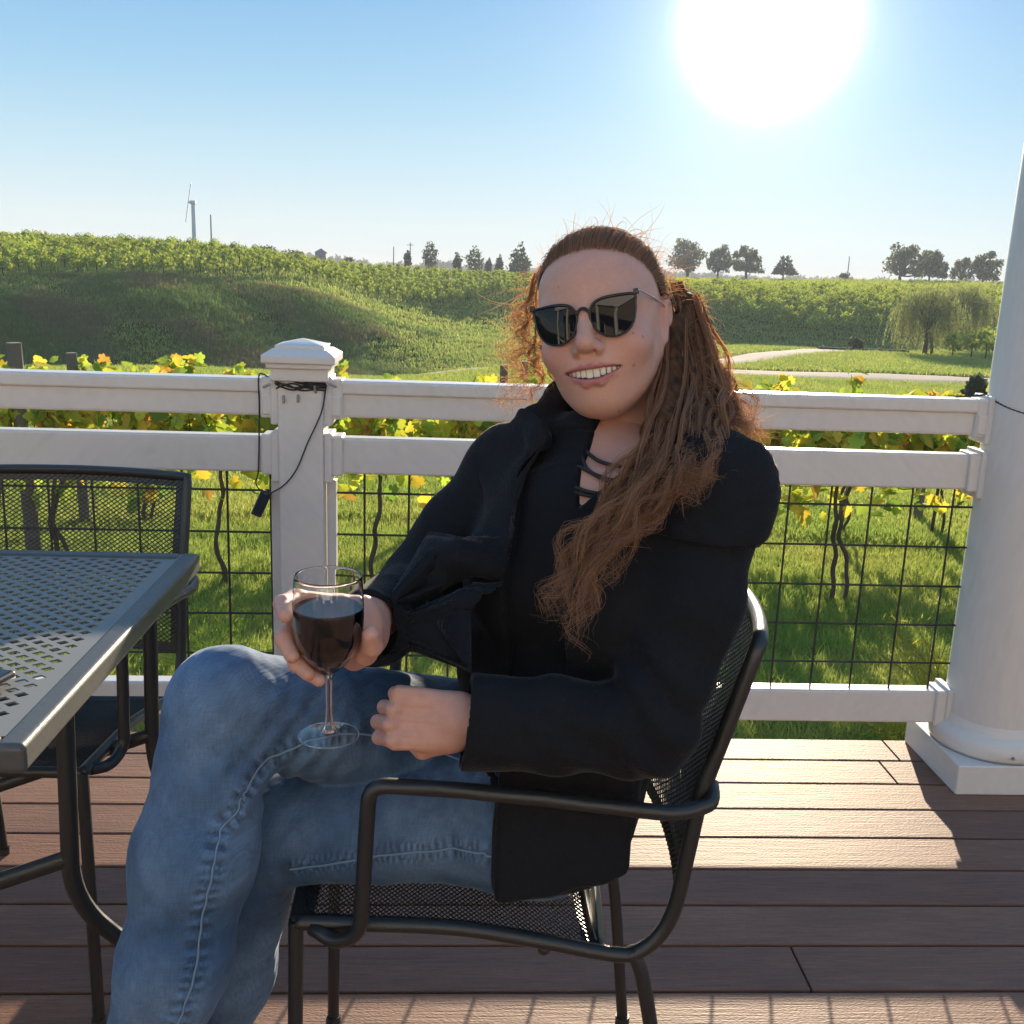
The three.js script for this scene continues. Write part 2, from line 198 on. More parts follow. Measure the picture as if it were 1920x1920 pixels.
// ---------------------------------------------------------------- white railing
const vinylTex = canvasTex(256, 256, (u, v) => { let k = .93 + .012 * tnoise(u, v, 8, 8) + .02 * tnoise(u, v, 60, 60, 3); const s = tnoise(u, v, 24, 24, 8), e = tnoise(u, v, 90, 5, 2); if (s > .42) k -= .03 * (s - .42) / .3; k -= .01 * Math.max(0, e); return [k, k * .985, k * .965]; });
const white = mat([.80, .79, .785], .38, { map: vinylTex });
const RZ = -2.43;
function railBar(a, b, y0, y1, d, parent, name) { const len = b - a, g = box(len, y1 - y0, d, (a + b) / 2, (y0 + y1) / 2, 0, .007, 3); boxUV(g, 1); return part(name, g, white, parent); }
function railing(x0, x1, parent, bracketEnds) {
  // capped handrail: fascia below a wider rounded cap
  railBar(x0, x1, .872, .93, .046, parent, 'top_rail'); railBar(x0, x1, .926, .959, .064, parent, 'rail_cap');
  railBar(x0, x1, .737, .824, .046, parent, 'middle_rail'); railBar(x0, x1, .118, .206, .046, parent, 'bottom_rail');
  for (const [e, s] of bracketEnds) for (const [y0, y1, cap] of [[.868, .962, 1], [.733, .829, 0], [.114, .211, 0]]) {
    const b = part('bracket', box(.042, y1 - y0, .07, e + s * .021, (y0 + y1) / 2, 0, .006, 2), white, parent);
    part('flange', box(.02, y1 - y0 + .022, .086, e + s * .008, (y0 + y1) / 2 - .004, 0, .005, 2), white, b);
    if (cap) part('cover', box(.03, .05, .078, e + s * .024, .9, 0, .005, 2), white, b);
  }
}
const wireMat = mat([.05, .048, .045], .5, { metalness: .5 });
function meshPanel(x0, x1, first, parent) {
  const R = rng(77 + Math.round(first * 100)), seg = (a, b, n) => { const p = []; for (let i = 0; i <= n; i++) { const t = i / n, q = a.clone().lerp(b, t); q.z += .0012 * noise(t * 3 + a.x * 9, a.y * 7); q.y += .0015 * noise(t * 3 + a.y * 9, 4); p.push(q); } return p; };
  for (let x = first; x < x1; x += .1035) if (x > x0) part('wire', tubeP(seg(V(x, .2, .0028), V(x + .004 * (R() - .5), .75, .0028), 5), .0028, 6), wireMat, parent);
  for (let y = .272; y < .73; y += .1035) part('wire', tubeP(seg(V(x0, y, -.0028), V(x1 + .0, y + .002, -.0028), 10), .0028, 6), wireMat, parent);
}
const PX = -.36; // post centre
{
  const r = thing('railing', 'white railing with wire mesh between the square post and the round column', 'railing', [0, 0, RZ]);
  railing(PX + .055, 1.29, r, [[PX + .053, 1], [1.29, -1]]);
  meshPanel(PX + .075, 1.30, .82 - .1035 * 11, r);
  part('side_strip', box(.022, .72, .03, PX + .066, .36, 0, .003), white, r);
  const l = thing('railing', 'white railing with wire mesh running past the patio table', 'railing', [PX, 0, RZ]);
  l.rotation.y = 1.2 * RAD;
  railing(-2.6, -.055, l, [[-.053, -1]]);
  meshPanel(-2.6, -.075, -2.46, l);
  part('side_strip', box(.022, .72, .03, -.066, .36, 0, .003), white, l);
}
{ // square post with stepped cap
  const p = thing('railing_post', 'square white railing post with a stepped pyramid cap', 'post', [PX, 0, RZ]);
  part('shaft', boxUV(box(.104, .975, .104, 0, .4875, 0, .006, 3)), white, p);
  const cap = part('cap', merge([box(.13, .03, .13, 0, .972, 0, .004), box(.148, .014, .148, 0, .993, 0, .004), box(.166, .02, .166, 0, 1.008, 0, .004)]), white, p);
  const pyr = (r0, r1, h, y) => { const g = new THREE.CylinderGeometry(r1 * Math.SQRT2, r0 * Math.SQRT2, h, 4, 1); g.rotateY(Math.PI / 4); g.translate(0, y + h / 2, 0); return toCreasedNormals(g, .3); };
  part('cap_top', merge([pyr(.081, .062, .012, 1.0175), box(.112, .01, .112, 0, 1.033, 0, .002), pyr(.055, .002, .014, 1.0375)]), white, cap);
  part('base_trim', box(.13, .05, .13, 0, .026, 0, .006), white, p);
}
{ // round porch column
  const c = thing('porch_column', 'large round white porch column on a square plinth', 'column', [1.402, 0, -2.4]);
  part('plinth', boxUV(box(.303, .078, .3, 0, .039, 0, .004)), white, c);
  const prof = [[0, .078], [.146, .078], [.15, .09], [.151, .105], [.146, .122], [.136, .131], [.128, .134], [.128, .142], [.123, .148], [.1195, .16]];
  part('base', new THREE.LatheGeometry(prof.map(([x, y]) => new THREE.Vector2(x, y)), 64), white, c);
  const sh = []; for (let i = 0; i <= 24; i++) { const t = i / 24; sh.push(new THREE.Vector2(.1195 - .01 * Math.pow(t, 2), .16 + t * 2.34)); }
  part('shaft', new THREE.LatheGeometry(sh, 64), white, c);
  part('capital', merge([new THREE.LatheGeometry([[.1, 2.5], [.115, 2.51], [.115, 2.53], [.105, 2.54], [.14, 2.6], [0, 2.6]].map(([x, y]) => new THREE.Vector2(x, y)), 48), box(.31, .05, .31, 0, 2.625, 0, .004)]), white, c);
  const s = part('screw', new THREE.CylinderGeometry(.004, .004, .004, 8), mat([.35, .34, .33], .4, { metalness: .8 }), c); s.rotation.x = Math.PI / 2; s.position.set(-.02, .1, .153);
}
// ---------------------------------------------------------------- house behind the camera: its sunlit porch front fills the shade and shows in the sunglasses
{
  const siding = mat([.24, .205, .175], .75), trim = mat([.8, .79, .77], .5), glassM = mat([.02, .025, .03], .08), roofM = mat([.08, .075, .07], .9);
  const h = thing('house', 'pale clapboard house with a columned porch behind the deck', 'house', [0, 0, 6.2]);
  for (let i = 0; i < 26; i++) { const g = box(17, .2, .03, 0, .1 + i * .185 - .45, .012 * 0, .002, 1); g.rotateX(0.05); const o = part('clapboard', g, siding, h); o.position.set(0, i * .001, 0); }
  part('wall', box(17, 5, .2, 0, 2, .14, 0), siding, h);
  for (const x of [-6, -3.4, 3.4, 6]) { const w = part('window', box(1.1, 1.5, .08, x, 1.7, -.04, .005), trim, h); part('pane', box(.92, 1.32, .02, x, 1.7, -.09, 0), glassM, w); part('sash', box(.94, .05, .05, x, 1.7, -.09, .004), trim, w); }
  const d = part('door', box(1.8, 2.15, .08, 0, 1.06, -.04, .005), trim, h); for (const x of [-.44, .44]) part('pane', box(.66, 1.7, .02, x, 1.15, -.09, 0), glassM, d);
  part('roof', box(17.6, .2, 2.2, 0, 4.75, .6, .01), roofM, h);
  for (const x of [-7.2, -4.9, -2.7, -.75, 1.3, 3.3, 5.4, 7.4]) { const c = thing('porch_post', 'round white porch post in front of the house', 'column', [x, 0, 3.9], 'porch posts before the house'); part('shaft', new THREE.CylinderGeometry(.17, .2, 2.7, 40).translate(0, 1.43, 0), trim, c); part('plinth', box(.48, .08, .48, 0, .04, 0, .004), trim, c); part('capital', box(.46, .06, .46, 0, 2.81, 0, .004), trim, c); }
  part('porch_beam', box(16, .55, .3, 0, 3.12, -2.3, .01), trim, h); part('porch_railing', box(16, .09, .08, 0, .9, -2.1, .01), trim, h); part('porch_railing', box(16, .09, .08, 0, .16, -2.1, .01), trim, h);
}
// ---------------------------------------------------------------- vegetation
const tri = (pos, idx, nor, col, quad) => 0;
// leaf shapes
function leafGeo(lobes, size, fold = .25) { // flat lobed leaf lying in xz, stalk at the origin, tip to +x, folded along its rib
  const pos = [0, 0, 0], idx = [], n = lobes.length; for (const s of [1, -1]) { const b = pos.length / 3; lobes.forEach(([x, y]) => pos.push(x * size, Math.abs(y) * fold * size, s * y * size)); for (let i = 0; i < n - 1; i++) s > 0 ? idx.push(0, b + i + 1, b + i) : idx.push(0, b + i, b + i + 1); } return flatGeo(pos, idx, null, new Array(pos.length / 3 * 2).fill(0)); }
const grapeLobes = [[-.12, .05], [-.22, .3], [.02, .34], [.12, .52], [.38, .48], [.44, .3], [.62, .34], [.82, .2], [1, 0]];
const grapeLeaf = leafGeo(grapeLobes, 1, .3);
const leafM = (c, t = .5) => mat(c, 1, { transmission: t, specularIntensity: .3 });
const grapeM = [leafM([.40, .52, .06]), leafM([.55, .58, .06]), leafM([.72, .54, .06]), leafM([.22, .34, .05]), leafM([.65, .38, .07]), leafM([.47, .55, .07])];
const barkM = mat([.085, .062, .048], .95), woodPostM = mat([.16, .14, .12], .95);
const foliageM = mat([1, 1, 1], 1, { vertexColors: true, transmission: .45, specularIntensity: .3 });
// merged leaves: list of {p, s, c} -> one geometry with random turns
function leafMass(list, proto, seed) {
  const R = rng(seed), P = proto.attributes.position, I = proto.index.array, pos = new Float32Array(list.length * P.count * 3), col = new Float32Array(pos.length), idx = new Uint32Array(list.length * I.length), m = new THREE.Matrix4(), q = new THREE.Quaternion(), e = new THREE.Euler(), v = V(0, 0, 0);
  list.forEach((l, k) => { e.set((R() - .5) * (l.tilt ?? 3), R() * 6.283, (R() - .5) * (l.tilt ?? 3) + (l.droop ?? 0)); q.setFromEuler(e); m.compose(l.p, q, V(l.s, l.s, l.s)); for (let i = 0; i < P.count; i++) { v.fromBufferAttribute(P, i).applyMatrix4(m); const o = (k * P.count + i) * 3; pos[o] = v.x; pos[o + 1] = v.y; pos[o + 2] = v.z; col[o] = l.c[0]; col[o + 1] = l.c[1]; col[o + 2] = l.c[2]; } for (let i = 0; i < I.length; i++) idx[k * I.length + i] = I[i] + k * P.count; });
  const g = new THREE.BufferGeometry(); g.setAttribute('position', new THREE.BufferAttribute(pos, 3)); g.setAttribute('color', new THREE.BufferAttribute(col, 3)); g.setIndex(new THREE.BufferAttribute(idx, 1)); g.computeVertexNormals(); return g;
}
const cardLeaf = leafGeo([[-.1, .12], [.3, .34], [.7, .26], [1, 0]], 1, .15);
const vary = (R, c, k = .35) => { const f = 1 + (R() - .5) * 2 * k; return c.map((v) => v * f); };
// ---- grape vines in the rows just behind the deck
function grapeVine(x, z, h, seed, label) {
  const R = rng(seed), y0 = land(x, z), v = thing('grape_vine', label, 'grape vine', [x, y0, z], 'grape vines behind the deck railing'), cord = .78 + R() * .1, tr = [];
  for (let i = 0; i <= 8; i++) tr.push(V((R() - .5) * .035 + .018 * Math.sin(i * .8 + seed), cord * i / 8, (R() - .5) * .05)); tr[0].set(0, -.08, 0);
  part('trunk', tubeP(smoothPts(tr, 22), (t) => .017 - .006 * t + .004 * noise(t * 14, seed), 7), barkM, v);
  if (R() < .5) part('trunk', tubeP(smoothPts(tr.map((p, i) => V(p.x + .05 + .03 * Math.sin(i), p.y, p.z + .03)), 18), .014, 6), barkM, v);
  const shoots = [], leaves = [];
  for (const s of [-1, 1]) { const c = []; for (let i = 0; i <= 6; i++) c.push(V(tr[8].x + s * .13 * i, cord + .05 * Math.sin(i * 1.3 + seed) + .02 * i * R(), tr[8].z + (R() - .5) * .05)); part('arm', tubeP(smoothPts(c, 16), (t) => .013 - .006 * t, 6), barkM, v);
    for (let i = 0; i < 7; i++) { const b = c[Math.min(6, i)], len = (h - cord) * (.75 + R() * .5), p = [b.clone()]; let d = V((R() - .5) * .5, 1, (R() - .5) * .7).normalize(); for (let k = 1; k <= 6; k++) { d.add(V((R() - .5) * .5, k > 3 ? -.22 : 0, (R() - .5) * .5)).normalize(); p.push(p[k - 1].clone().addScaledVector(d, len / 6)); } shoots.push(tubeP(p, (t) => .0045 - .0025 * t, 4)); for (let k = 1; k <= 6; k++) for (let j = 0; j < 7; j++) leaves.push(p[k].clone().add(V((R() - .5) * .13, (R() - .6) * .12, (R() - .5) * .16))); }
    for (let i = 0; i < 30; i++) leaves.push(V(s * R() * .8, cord - R() * .24, (R() - .5) * .2)); }
  for (const q of shoots) part('shoot', q, barkM, v);
  leaves.sort((a, b) => b.z - a.z || a.x - b.x); const own = 46, rest = [];
  leaves.forEach((p, i) => { const s = .058 + R() * .055, top = p.y / h, w = R(); if (i % 13 === 0 && i / 13 < own) { const k = w < .3 ? 1 : w < .5 ? 0 : w < .68 ? 2 : w < .8 ? 5 : w < .9 ? 4 : 3, o = part('leaf', grapeLeaf, grapeM[k], v); o.position.copy(p); o.rotation.set((R() - .5) * 2.4, R() * 6.28, -.9 + (R() - .5) * 1.6); o.scale.setScalar(s); } else rest.push({ p, s, c: vary(R, w < .4 ? [.36, .48, .06] : w < .66 ? [.52, .55, .06] : w < .86 ? [.72, .54, .06] : w < .93 ? [.18, .3, .045] : [.62, .36, .07], .25), droop: -.9, tilt: 2.2 }); });
  const f = part('foliage', leafMass(rest, grapeLeaf, seed + 5), foliageM, v); f.userData.kind = 'stuff';
}
{
  const R = rng(31); let s = 100; const VL = { '-2.45': 'grape vine growing beside the thick grey wooden vineyard post', '-1.45': 'grape vine seen through the mesh between the empty chair and the square post', '-0.48': 'grape vine between the square post and the sleeve holding the glass', '2.43': 'grape vine seen through the wire mesh between the chair back and the column', '3.5': 'grape vine whose leaves reach the rail end at the large column' };
  const label1 = 'grape vine with yellowing leaves in the first row behind the railing', label2 = 'grape vine with yellowing leaves in the farther row behind the railing';
  for (const x of [-4.9, -3.7, -2.45, -1.45, -.48, .62, 1.6, 2.43, 3.5, 4.6]) grapeVine(x, -6.25 + (R() - .5) * .12, (x > 1.8 ? 1.13 : 1.2) + R() * .12, s++, VL[x] ?? label1);
  for (const x of [-5.2, -3.9, -2.6, -1.3, .0, 1.2, 2.3, 3.35, 4.2, 5.4]) grapeVine(x, -8.6 + (R() - .5) * .15, (x > 1.8 ? 1.12 : 1.2) + R() * .12, s++, label2);
  for (const [x, z, h, lab] of [[-2.604, -6.3, 1.52, 'thick grey wooden vineyard post rising above the railing, beside the row of vines'], [-3.079, -8.5, 1.45, 'weathered wooden vineyard post in the farther row of vines'], [4.5, -9.5, 1.25, 'short dark wooden vineyard post beyond the vines near the column'], [.52, -11, 1.4, 'wooden vineyard post standing in the lawn behind the vines'], [.76, -11.4, 1.45, 'slim wooden vineyard post in the lawn behind the vines']]) { const y = land(x, z), g = new THREE.CylinderGeometry(.042, .046, h + .3, 12, 6); g.translate(0, h / 2 - .15, 0); const P = g.attributes.position; for (let i = 0; i < P.count; i++) { const a = 1 + .1 * noise(P.getX(i) * 30, P.getY(i) * 4, P.getZ(i) * 30); P.setX(i, P.getX(i) * a); P.setZ(i, P.getZ(i) * a); } g.computeVertexNormals(); const o = solo('vineyard_post', g, woodPostM, lab, 'post', 'wooden vineyard posts'); o.position.set(x, y, z); o.rotation.z = .02; }
  for (const [z, y] of [[-6.25, .78], [-6.25, 1.2], [-8.6, .8], [-8.6, 1.2]]) { const p = []; for (let i = 0; i <= 40; i++) { const x = -6.5 + 13 * i / 40; p.push(V(x, land(x, z) + y - .012 * Math.sin(i), z)); } solo('trellis_wire', tubeP(p, .0022, 4), wireMat, (y < 1 ? 'lower' : 'upper') + ' steel trellis wire along the ' + (z > -7 ? 'first' : 'farther') + ' row of vines', 'wire'); }
}
// ---- lawn: real blades, thinner and larger with distance
{
  const R = rng(7), blade = (n, h, w, spread, seed) => { const Q = rng(seed), pos = [], idx = []; for (let i = 0; i < n; i++) { const a = Q() * 6.28, r = Math.sqrt(Q()) * spread, x = Math.cos(a) * r, z = Math.sin(a) * r, d = Q() * 6.28, hh = h * (.55 + Q() * .7), l = hh * (.2 + Q() * .7), c = Math.cos(d), s = Math.sin(d), b = pos.length / 3; pos.push(x - s * w, 0, z + c * w, x + s * w, 0, z - c * w, x - s * w * .7 + c * l * .35, hh * .6, z + c * w * .7 + s * l * .35, x + s * w * .7 + c * l * .35, hh * .6, z - c * w * .7 + s * l * .35, x + c * l, hh, z + s * l); idx.push(b, b + 1, b + 2, b + 2, b + 1, b + 3, b + 2, b + 3, b + 4); } return flatGeo(pos, idx); };
  const gm = mat([1, 1, 1], 1, { transmission: .5, specularIntensity: .2 });
  const green = (x, z) => { const a = fbm(x * .5, z * .5, 2, 3), b = noise(x * 2.3, z * 2.3, 5); const y = clamp(.35 + .9 * a + .25 * b, 0, 1); return [lerp(.26, .49, y), lerp(.365, .475, y), lerp(.075, .125, y)]; };
  const field = (name, label, geos, place, n, kindColor) => { geos.forEach((g, gi) => { const m = new THREE.InstancedMesh(g, gm, Math.floor(n / geos.length)), M = new THREE.Matrix4(), q = new THREE.Quaternion(), c = new THREE.Color(); let k = 0; for (let t = 0; t < n * 4 && k < m.count; t++) { const r = place(); if (!r) continue; const [x, z, s, sy = s] = r; q.setFromAxisAngle(V(0, 1, 0), R() * 6.28); M.compose(V(x, land(x, z) - .006, z), q, V(s, sy, s)); m.setMatrixAt(k, M); const col = (kindColor ?? green)(x, z), f = .75 + R() * .5; c.setRGB(col[0] * f, col[1] * f, col[2] * f); m.setColorAt(k, c); k++; } m.count = k; m.name = numbered(name); m.userData = { label, category: 'grass', kind: 'stuff' }; m.castShadow = m.receiveShadow = true; scene.add(m); }); };
  const near = [blade(15, .048, .0021, .045, 1), blade(15, .04, .0021, .05, 2), blade(11, .062, .0023, .04, 3)];
  field('lawn_grass', 'short green lawn grass behind the deck railing', near, () => { const z = -2.62 - Math.pow(R(), 1.5) * 9.5, x = (R() - .5) * 2 * (2.2 - z * .62); return [x, z, .8 + R() * .6 - z * .05]; }, 66000);
  const mid = [blade(12, .09, .006, .12, 4), blade(12, .075, .007, .14, 5)];
  field('lawn_grass', 'mown lawn grass sloping down to the gravel road', mid, () => { const D = 9 + 38 * Math.pow(R(), 1.25), a = (R() - .42) * 1.25, x = D * Math.sin(a), z = -D * Math.cos(a); if (road1.some((p, i) => i % 3 === 0 && Math.hypot(p.x - x, p.z - z) < 2.5)) return null; return [x, z, .9 + D * .03]; }, 60000);
  const far = [blade(10, .13, .014, .35, 6), blade(10, .11, .016, .4, 7)];
  const offRoad = (x, z) => road1.some((p, i) => i % 3 === 0 && Math.hypot(p.x - x, p.z - z) < 2.9) || road2.some((p, i) => i % 2 === 0 && Math.hypot(p.x - x, p.z - z) < 2.1);
  field('valley_grass', 'bright mown grass in the valley and on the hill shoulders', far, () => { const D = 44 + 75 * Math.pow(R(), 1.1), a = (R() - .42) * 1.2, x = D * Math.sin(a), z = -D * Math.cos(a); if (offRoad(x, z)) return null; return [x, z, .8 + D * .012]; }, 60000);
  // rough tall grass on the bank of the left hill
  const tall = [blade(18, .5, .012, .35, 8), blade(18, .4, .014, .4, 9)];
  field('bank_grass', 'tall brownish grass on the bank below the vineyard', tall, () => { const a = -(.02 + R() * .52), t = R(); const D0 = lerp(70, 58, clamp(-a / .5, 0, 1)), D = D0 + (t - .15) * 17, x = D * Math.sin(a), z = -D * Math.cos(a); if (fbm(x * .12, z * .12, 9, 3) < -.22 + .34 * R() + .3 * sstep(a, -.14, -.02)) return null; return [x, z, .75 + R() * .5, .5 + R() * .5]; }, 22000, (x, z) => { const k = fbm(x * .2, z * .2, 4, 3); const t = sstep(k, -.12, .22); return [lerp(.17, .24, t), lerp(.26, .22, t), lerp(.07, .1, t)]; });
}
// ---- feathery shrubs right behind the deck
function featherShrub(x, z, h, rad, c, seed, label) {
  const R = rng(seed), s = thing('feathery_shrub', label, 'shrub', [x, land(x, z), z]), st = [], list = [];
  for (let i = 0; i < 26; i++) { const a = R() * 6.28, b = [V((R() - .5) * .1, 0, (R() - .5) * .1)], d = V(Math.cos(a) * rad * (.3 + R()), h, Math.sin(a) * rad * (.3 + R())), n = 7; for (let k = 1; k <= n; k++) { const t = k / n; b.push(V(b[0].x + d.x * t * t * .8 + d.x * t * .3, h * (.6 + R() * .06) * t * (1.5 - .5 * t) * (.7 + .5 * ((i * 37 % 10) / 10)), b[0].z + d.z * t)); } st.push(tubeP(b, .0025, 4)); for (let k = 2; k <= n; k++) for (let j = 0; j < 16; j++) list.push({ p: b[k].clone().add(V((R() - .5) * .09, (R() - .5) * .09, (R() - .5) * .09)), s: .022 + R() * .02, c: vary(R, c, .3) }); }
  part('stems', merge(st), leafM([.3, .28, .08], .2), s); const f = part('foliage', leafMass(list, leafGeo([[0, .02], [.5, .045], [1, 0]], 1, .1), seed), foliageM, s); f.userData.kind = 'stuff';
}
featherShrub(1.98, -3.75, .62, .3, [.46, .42, .05], 51, 'yellow green feathery shrub beyond the wire mesh beside the column');
featherShrub(1.72, -3.5, .36, .22, [.42, .44, .05], 52, 'low yellow green feathery shrub at the deck edge near the column');
featherShrub(-1.07, -4.3, .42, .26, [.34, .46, .05], 53, 'light green feathery shrub behind the knee of the person and the empty chair');
featherShrub(-.75, -4.0, .3, .2, [.36, .46, .05], 54, 'small light green feathery plant beside the larger feathery shrub');
// ---- vineyards on the hills
{
  const R = rng(61), vineGeo = (seed, n, w, h) => { const Q = rng(seed), list = []; for (let i = 0; i < n; i++) { const t = Q(); list.push({ p: V((Q() - .5) * w, .6 + (h - .6) * t * (.75 + .35 * Math.sin(i * 2.1)), (Q() - .5) * .5), s: .16 + Q() * .13, c: vary(Q, Q() < .6 ? [.30, .38, .055] : Q() < .6 ? [.2, .29, .05] : [.44, .42, .07], .25) }); } for (let i = 0; i < 10; i++) { const x = (Q() - .5) * w, up = h + Q() * .35; for (let k = 0; k < 5; k++) list.push({ p: V(x + (Q() - .5) * .15, h * .75 + (up - h * .75) * k / 5, (Q() - .5) * .3), s: .16, c: [.36, .42, .06] }); } return leafMass(list, cardLeaf, seed); };
  const vg = [vineGeo(1, 110, 1.15, 1.5), vineGeo(2, 110, 1.0, 1.6), vineGeo(3, 100, 1.25, 1.4)], trunkG = tubeP([V(0, -.2, 0), V(.03, .4, .02), V(0, .95, 0)], .045, 5);
  const curve = new THREE.CatmullRomCurve3([V(-48, 0, -60), V(-38, 0, -64), V(-29.4, 0, -69.5), V(-21, 0, -76), V(-11.5, 0, -88), V(-3, 0, -99), V(5, 0, -110.5), V(14, 0, -122)]), L = curve.getLength();
  const protos = vg.map((g, i) => { const v = new THREE.Group(); part('trunk', trunkG, barkM, v); const f = part('foliage', g, foliageM, v); f.userData.kind = 'stuff'; return v; });
  const put = (x, z, ang, row) => { const v = protos[Math.floor(R() * 3)].clone(); v.name = numbered('hillside_vine'); v.position.set(x, land(x, z), z); v.rotation.y = ang; v.scale.setScalar(.75 + R() * .25); v.userData = { label: row ? 'leafy vine in the second row along the edge of the left hilltop vineyard' : 'leafy vine in the front row along the edge of the left hilltop vineyard', category: 'grape vine', group: 'vines along the edge of the hilltop vineyard' }; scene.add(v); };
  for (let row = 0; row < 2; row++) for (let s = 0; s < L; s += 1.5) { const t = s / L, p = curve.getPointAt(t), d = curve.getTangentAt(t), n = V(d.z, 0, -d.x); if (n.z > 0) n.negate(); const x = p.x + n.x * row * 2.6 + (R() - .5) * .3, z = p.z + n.z * row * 2.6 + (R() - .5) * .3, px = Math.atan2(x, -z) / RAD; if (px < -26 || px > 4) continue; put(x, z, Math.atan2(-d.z, d.x), row); }
  const M = new THREE.Matrix4(), q = new THREE.Quaternion();
  const bulk = (name, label, spots) => vg.forEach((g, gi) => { const mine = spots.filter((_, i) => i % 3 === gi), m = new THREE.InstancedMesh(g, foliageM, mine.length), c = new THREE.Color(); mine.forEach(([x, z, a, s], i) => { q.setFromAxisAngle(V(0, 1, 0), a); M.compose(V(x, land(x, z), z), q, V(s, s * (.9 + R() * .2), s)); m.setMatrixAt(i, M); const f = .75 + R() * .5; c.setRGB(f, f, f); m.setColorAt(i, c); }); m.name = numbered(name); m.userData = { label, category: 'vineyard', kind: 'stuff' }; scene.add(m); });
  const left = []; for (let row = 2; row < 34; row++) for (let s = 0; s < L; s += 1.5) { const t = s / L, p = curve.getPointAt(t), d = curve.getTangentAt(t), n = V(d.z, 0, -d.x); if (n.z > 0) n.negate(); const x = p.x + n.x * row * 2.7 + (R() - .5) * .3, z = p.z + n.z * row * 2.7, a = Math.atan2(x, -z) / RAD; if (a < -27 || a > 5) continue; left.push([x, z, Math.atan2(-d.z, d.x) + (R() - .5) * .3, .75 + R() * .2]); } bulk('left_hill_vineyard', 'rows of green vines covering the left hilltop', left);
  const right = []; for (let row = 0; row < 42; row++) { const z0 = -104 - row * 2.9; for (let x = -10; x < 130; x += 1.5) { const z = z0 + .12 * x + 3 * Math.sin(x * .03 + row * .02), a = Math.atan2(x, -z) / RAD; if (a < 10.5 || a > 31) continue; if (row < 3 && x < 30 - row * 3) continue; right.push([x + (R() - .5) * .3, z + (R() - .5) * .25, -.12 + (R() - .5) * .3, .85 + R() * .25]); } } bulk('right_hill_vineyard', 'rows of green vines climbing the right hillside', right);
  // short row of big vines by the willow
  for (const [x, z, h] of [[33.7, -69.2, 1.68], [34.4, -68, 1.93], [35.2, -67.6, 2.0], [36.4, -67.4, 2.0], [37.6, -67.2, 2.0]]) { const v = protos[Math.floor(R() * 3)].clone(); v.name = numbered('tall_vine'); v.position.set(x, land(x, z) - .05, z); v.scale.setScalar(h / 1.6); v.rotation.y = .2; v.userData = { label: 'bright green vine in the short row beside the willows', category: 'grape vine', group: 'short row of vines beside the willows' }; scene.add(v); }
}
// ---- trees
function crown(blobs, n, size, c, seed, inner = .35) { const R = rng(seed), list = [], vol = blobs.map((b) => b[3] * b[4] * b[5]), T = vol.reduce((a, b) => a + b); blobs.forEach((b, i) => { const m = Math.ceil(n * vol[i] / T); for (let k = 0; k < m; k++) { const d = V(R() - .5, R() - .5, R() - .5).normalize(), r = lerp(inner, 1, Math.pow(R(), .5)) * (1 + .25 * noise(d.x * 3 + i, d.y * 3, d.z * 3 + seed)); list.push({ p: V(b[0] + d.x * b[3] * r, b[1] + d.y * b[4] * r, b[2] + d.z * b[5] * r), s: size * (.6 + R() * .8), c: vary(R, c, .3) }); } }); return leafMass(list, cardLeaf, seed); }
function tree(name, label, x, z, h, w, kind, seed, y = null, group) {
  const R = rng(seed), t = thing(name, label, kind === 'bush' ? 'bush' : 'tree', [x, y ?? land(x, z), z], group), th = kind === 'bush' ? .25 : kind === 'column' ? .12 : .3, br = [];
  part('trunk', tubeP(smoothPts([[0, -1.5, 0], [(R() - .5) * .1 * w, h * th * .6, 0], [(R() - .5) * .12 * w, h * .62, (R() - .5) * .1 * w]], 10), (q) => w * (.045 - .03 * q), 7), barkM, t);
  const blobs = [];
  if (kind === 'column') for (let i = 0; i < 7; i++) { const q = i / 6, r = w * .5 * Math.pow(Math.sin(Math.PI * lerp(.16, .93, q)), .7) * (.75 + .3 * R()); blobs.push([(R() - .5) * w * .16, h * lerp(.12, .9, q), (R() - .5) * w * .16, r, h * .13, r]); }
  else if (kind === 'bush') for (let i = 0; i < 5; i++) blobs.push([(R() - .5) * w * .55, h * (.35 + R() * .25), (R() - .5) * w * .3, w * .26, h * .36, w * .26]);
  else if (kind === 'pine') for (let i = 0; i < 9; i++) { const q = i / 8, r = w * .5 * (1 - .7 * q); for (const s of [-1, 1]) blobs.push([s * r * .55, h * lerp(.22, .95, q), (R() - .5) * w * .3, r * .6, h * .05, r * .5]); }
  else { const n = 24; for (let i = 0; i < n; i++) { const a = i / n * 6.28 * 4.3, q = .12 + .88 * (i + .5) / n, r = w * .38 * Math.sqrt(R()) * (q > .85 ? .5 : 1), bx = Math.cos(a) * r, bz = Math.sin(a) * r, s = w * (.065 + R() * .07); blobs.push([bx, h * Math.min(.88, .12 + .78 * q * (.72 + R() * .34)), bz, s * 1.3, s * 1.15 * h / w, s * 1.3]); br.push(tubeP(smoothPts([[0, h * .16, 0], [bx * .5, blobs[i][1] * .7, bz * .5], [bx, blobs[i][1], bz]], 6), (q2) => w * .016 * (1.15 - q2), 5)); } part('limbs', merge(br), barkM, t); }
  const f = part('crown', crown(blobs, kind === 'bush' ? 500 : kind === 'column' ? 1100 : 2100, h > 6 ? .45 : .3, TREEC[kind] ?? [.13, .15, .075], seed, kind === 'round' ? .1 : .35), foliageM, t); f.userData.kind = 'stuff'; return t;
}
const TREEC = { column: [.06, .085, .04], pine: [.055, .075, .045], bush: [.08, .105, .05] };
